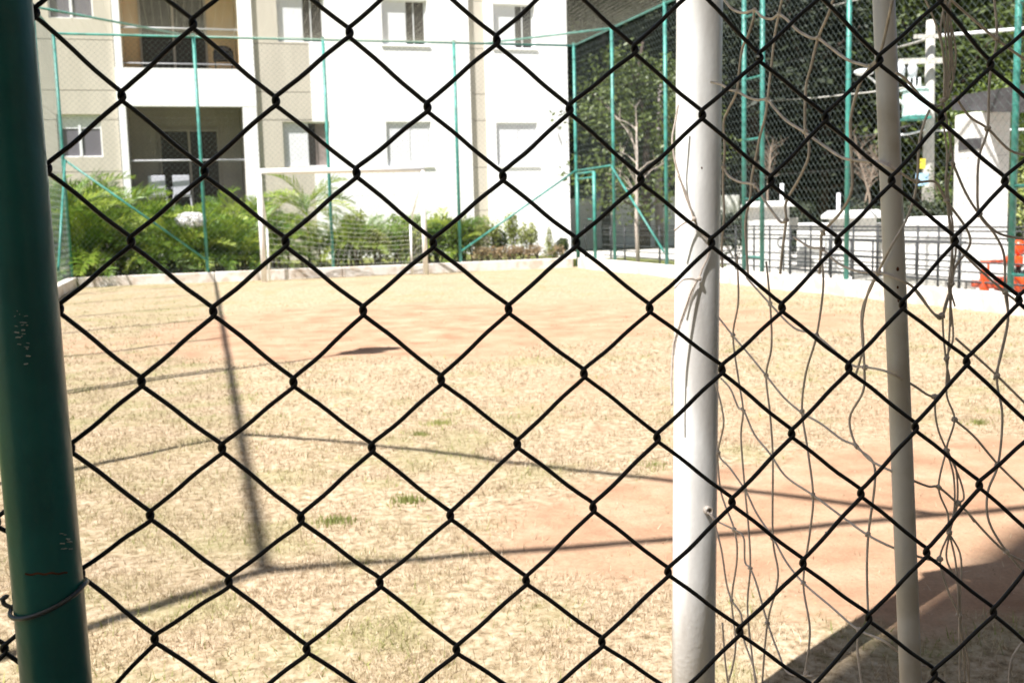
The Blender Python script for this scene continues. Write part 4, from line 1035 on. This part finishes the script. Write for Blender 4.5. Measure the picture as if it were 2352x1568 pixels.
TP = [tree_proto(1, 13, 4.2, M['leafdk'], 9000, .30), tree_proto(2, 15, 4.8, M['leafdk'], 10000, .32), tree_proto(3, 11, 3.8, M['leafbr'], 8000, .26), tree_proto(4, 13, 4.4, M['leafmd'], 9000, .26)]
def tree(k, x, y, rz, sc, lab, group=None, nm='tree'):
    t = thing(nm, lab, 'tree', (x,y,0), rz, group); t.scale = (sc,sc,sc)
    link(TP[k][0], 'trunk', t); link(TP[k][1], 'crown', t); return t
R_ = random.Random(12); gT = 'dark trees beyond the right fence'
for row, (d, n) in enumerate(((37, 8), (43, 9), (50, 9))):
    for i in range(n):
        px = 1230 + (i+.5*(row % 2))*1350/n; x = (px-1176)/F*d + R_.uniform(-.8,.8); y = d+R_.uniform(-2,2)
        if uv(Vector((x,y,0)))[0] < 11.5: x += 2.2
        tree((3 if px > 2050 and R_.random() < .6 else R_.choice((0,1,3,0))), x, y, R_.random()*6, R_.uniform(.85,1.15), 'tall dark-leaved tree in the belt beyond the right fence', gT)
for (k, px, d, sc, lab) in ((2, 2270, 34, .62, 'sunlit green tree behind the portico at upper right'),(3, 1485, 30, .60, 'mid green tree between the building corner and the goalpost'),
        (2, 2180, 39, .75, 'bright green tree right behind the utility pole'),(2, 2360, 31, .55, 'bright green tree at the right edge above the portico roof')):
    tree(k, (px-1176)/F*d, d, px, sc, lab)
# continuous wood closing the view far behind
b = MB(); R_ = random.Random(44)
for k in range(90):
    px = R_.uniform(1250, 2700); d = R_.uniform(54, 66); leafcloud(b, ((px-1176)/F*d, d, R_.uniform(.5, 13)), (3.2,2,2.4), 150, .65, R_)
tag(b.obj('distant_wood', M['leafdk']), 'dense dark wood closing the view behind the trees', 'wood', kind='stuff')
hb_ = MB(); 
for i in range(31):
    x = -60+i*8
    for z in (0, 15+1.5*math.sin(i*1.3)): hb_.v.append(Vector((x, 74+6*math.sin(i*.5)+z*.9, z)))
for i in range(30): hb_.f.append((2*i,2*i+2,2*i+3,2*i+1))
M['hill'] = mat('wooded_hillside', (.022,.030,.014), .98, .05, .5, 1.2, .9, 2)
tag(hb_.obj('hillside', M['hill']), 'dark wooded hillside behind the trees', 'hill', kind='structure')
# pale trunk, sapling, bare shrubs
def trunk(px0, y0, px1, y1, d, r, mt, lab, nm='tree', branches=6, seed=1):
    A, B = depth(px0, y0, d), depth(px1, y1, d); t = thing(nm, lab, 'tree', (A.x, A.y, 0)); o = Vector((A.x,A.y,0)); R_ = random.Random(seed)
    pts = [Vector((0,0,0)), (A-o).lerp(B-o,.3)+Vector((R_.uniform(-.05,.05),0,0)), (A-o).lerp(B-o,.65), B-o]
    MB().tube(pts, [r, r*.85, r*.6, r*.35], 10).obj('trunk', M[mt], t, True)
    bb = MB()
    for k in range(branches):
        f = R_.uniform(.45,1); s0 = (A-o).lerp(B-o, f); a = R_.uniform(-1.1,1.1); L_ = (B-A).length*R_.uniform(.12,.3)
        e = s0+Vector((math.sin(a)*L_, R_.uniform(-.4,.4)*L_, math.cos(a)*L_)); m1 = s0.lerp(e,.5)+Vector((0,0,.1*L_))
        bb.tube([s0,m1,e],[r*.35,r*.2,r*.08],5)
        for q in range(3):
            e2 = e+Vector((R_.uniform(-.3,.3),R_.uniform(-.2,.2),R_.uniform(0,.4)))*L_; bb.tube([m1.lerp(e,.6), e2],[r*.12,r*.05],4)
    if branches: bb.obj('branch', M[mt], t)
    return t
trunk(1514,469,1516,150,31,.13,'barkl','pale straight tree trunk seen left of the thick goalpost', branches=0)
trunk(1395,600,1385,60,33,.16,'bark','dark slender trunk behind the second right fence post', branches=0)
trunk(1466,602,1462,290,20.5,.045,'sapl','thin bare sapling behind the fence between the building and the goalpost', branches=14, seed=4)
t = trunk(1466,602,1460,300,20.7,.01,'sapl','x',branches=0); bpy.data.objects.remove(t.children[0]); bpy.data.objects.remove(t)
for i, (px0, y0, px1, y1, d, lab) in enumerate(((2010,500,1965,330,25,'leaning bare brown shrub left of the thin rear pole'),(1985,500,2010,360,26,'upright bare brown shrub just left of the thin rear pole'),
      (1765,480,1770,340,27,'bare brown shrub above the wide white pillar'))):
    trunk(px0, y0, px1, y1, d, .032, 'twig', lab, 'bare_shrub', 34, 30+i)
# far houses glimpsed through the trees
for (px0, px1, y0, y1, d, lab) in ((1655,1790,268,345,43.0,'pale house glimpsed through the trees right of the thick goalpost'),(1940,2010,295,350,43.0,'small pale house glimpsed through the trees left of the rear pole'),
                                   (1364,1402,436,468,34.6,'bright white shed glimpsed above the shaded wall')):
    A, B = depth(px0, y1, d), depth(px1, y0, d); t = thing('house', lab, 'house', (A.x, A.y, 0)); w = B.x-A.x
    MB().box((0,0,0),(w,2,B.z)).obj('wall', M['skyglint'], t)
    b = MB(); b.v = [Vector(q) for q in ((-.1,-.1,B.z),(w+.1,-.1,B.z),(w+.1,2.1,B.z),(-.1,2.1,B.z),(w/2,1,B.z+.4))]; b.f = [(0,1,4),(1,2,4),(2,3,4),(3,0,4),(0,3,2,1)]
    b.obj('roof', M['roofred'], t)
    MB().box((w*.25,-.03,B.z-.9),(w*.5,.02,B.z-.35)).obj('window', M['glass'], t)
for i, (px, d, w_, h_) in enumerate(((1690,22,1.5,1.15),(1850,21,1.4,1.25),(1960,21,1.6,1.3),(2060,20.5,1.5,1.15),(2150,20,1.3,1.2))):
    p = depth(px, 500, d); p.z = 0
    shrub(p, w_, h_, 1500, M['leafdk'], ('first','second','third','fourth','fifth')[i]+' from the left of the dark bushes behind the low white wall', 340+i, 'dark bushes behind the low white wall', leaf=.12, name='bush')
# bright foliage low behind the railing right
for i, (px, y, lab) in enumerate(((2195,470,'yellow-green bush behind the low wall left of the portico'),(2335,480,'yellow-green bush behind the right fence ladder'),(2345,560,'dark green bush behind the orange play equipment'))):
    p = depth(px, y, 20 if i == 0 else 15); p.z = 0
    shrub(p, 1.2, 1.75 if i < 2 else 1.0, 900, M['leafmd'] if i != 1 else M['shrub'], lab, 300+i, leaf=.09, name='bush')
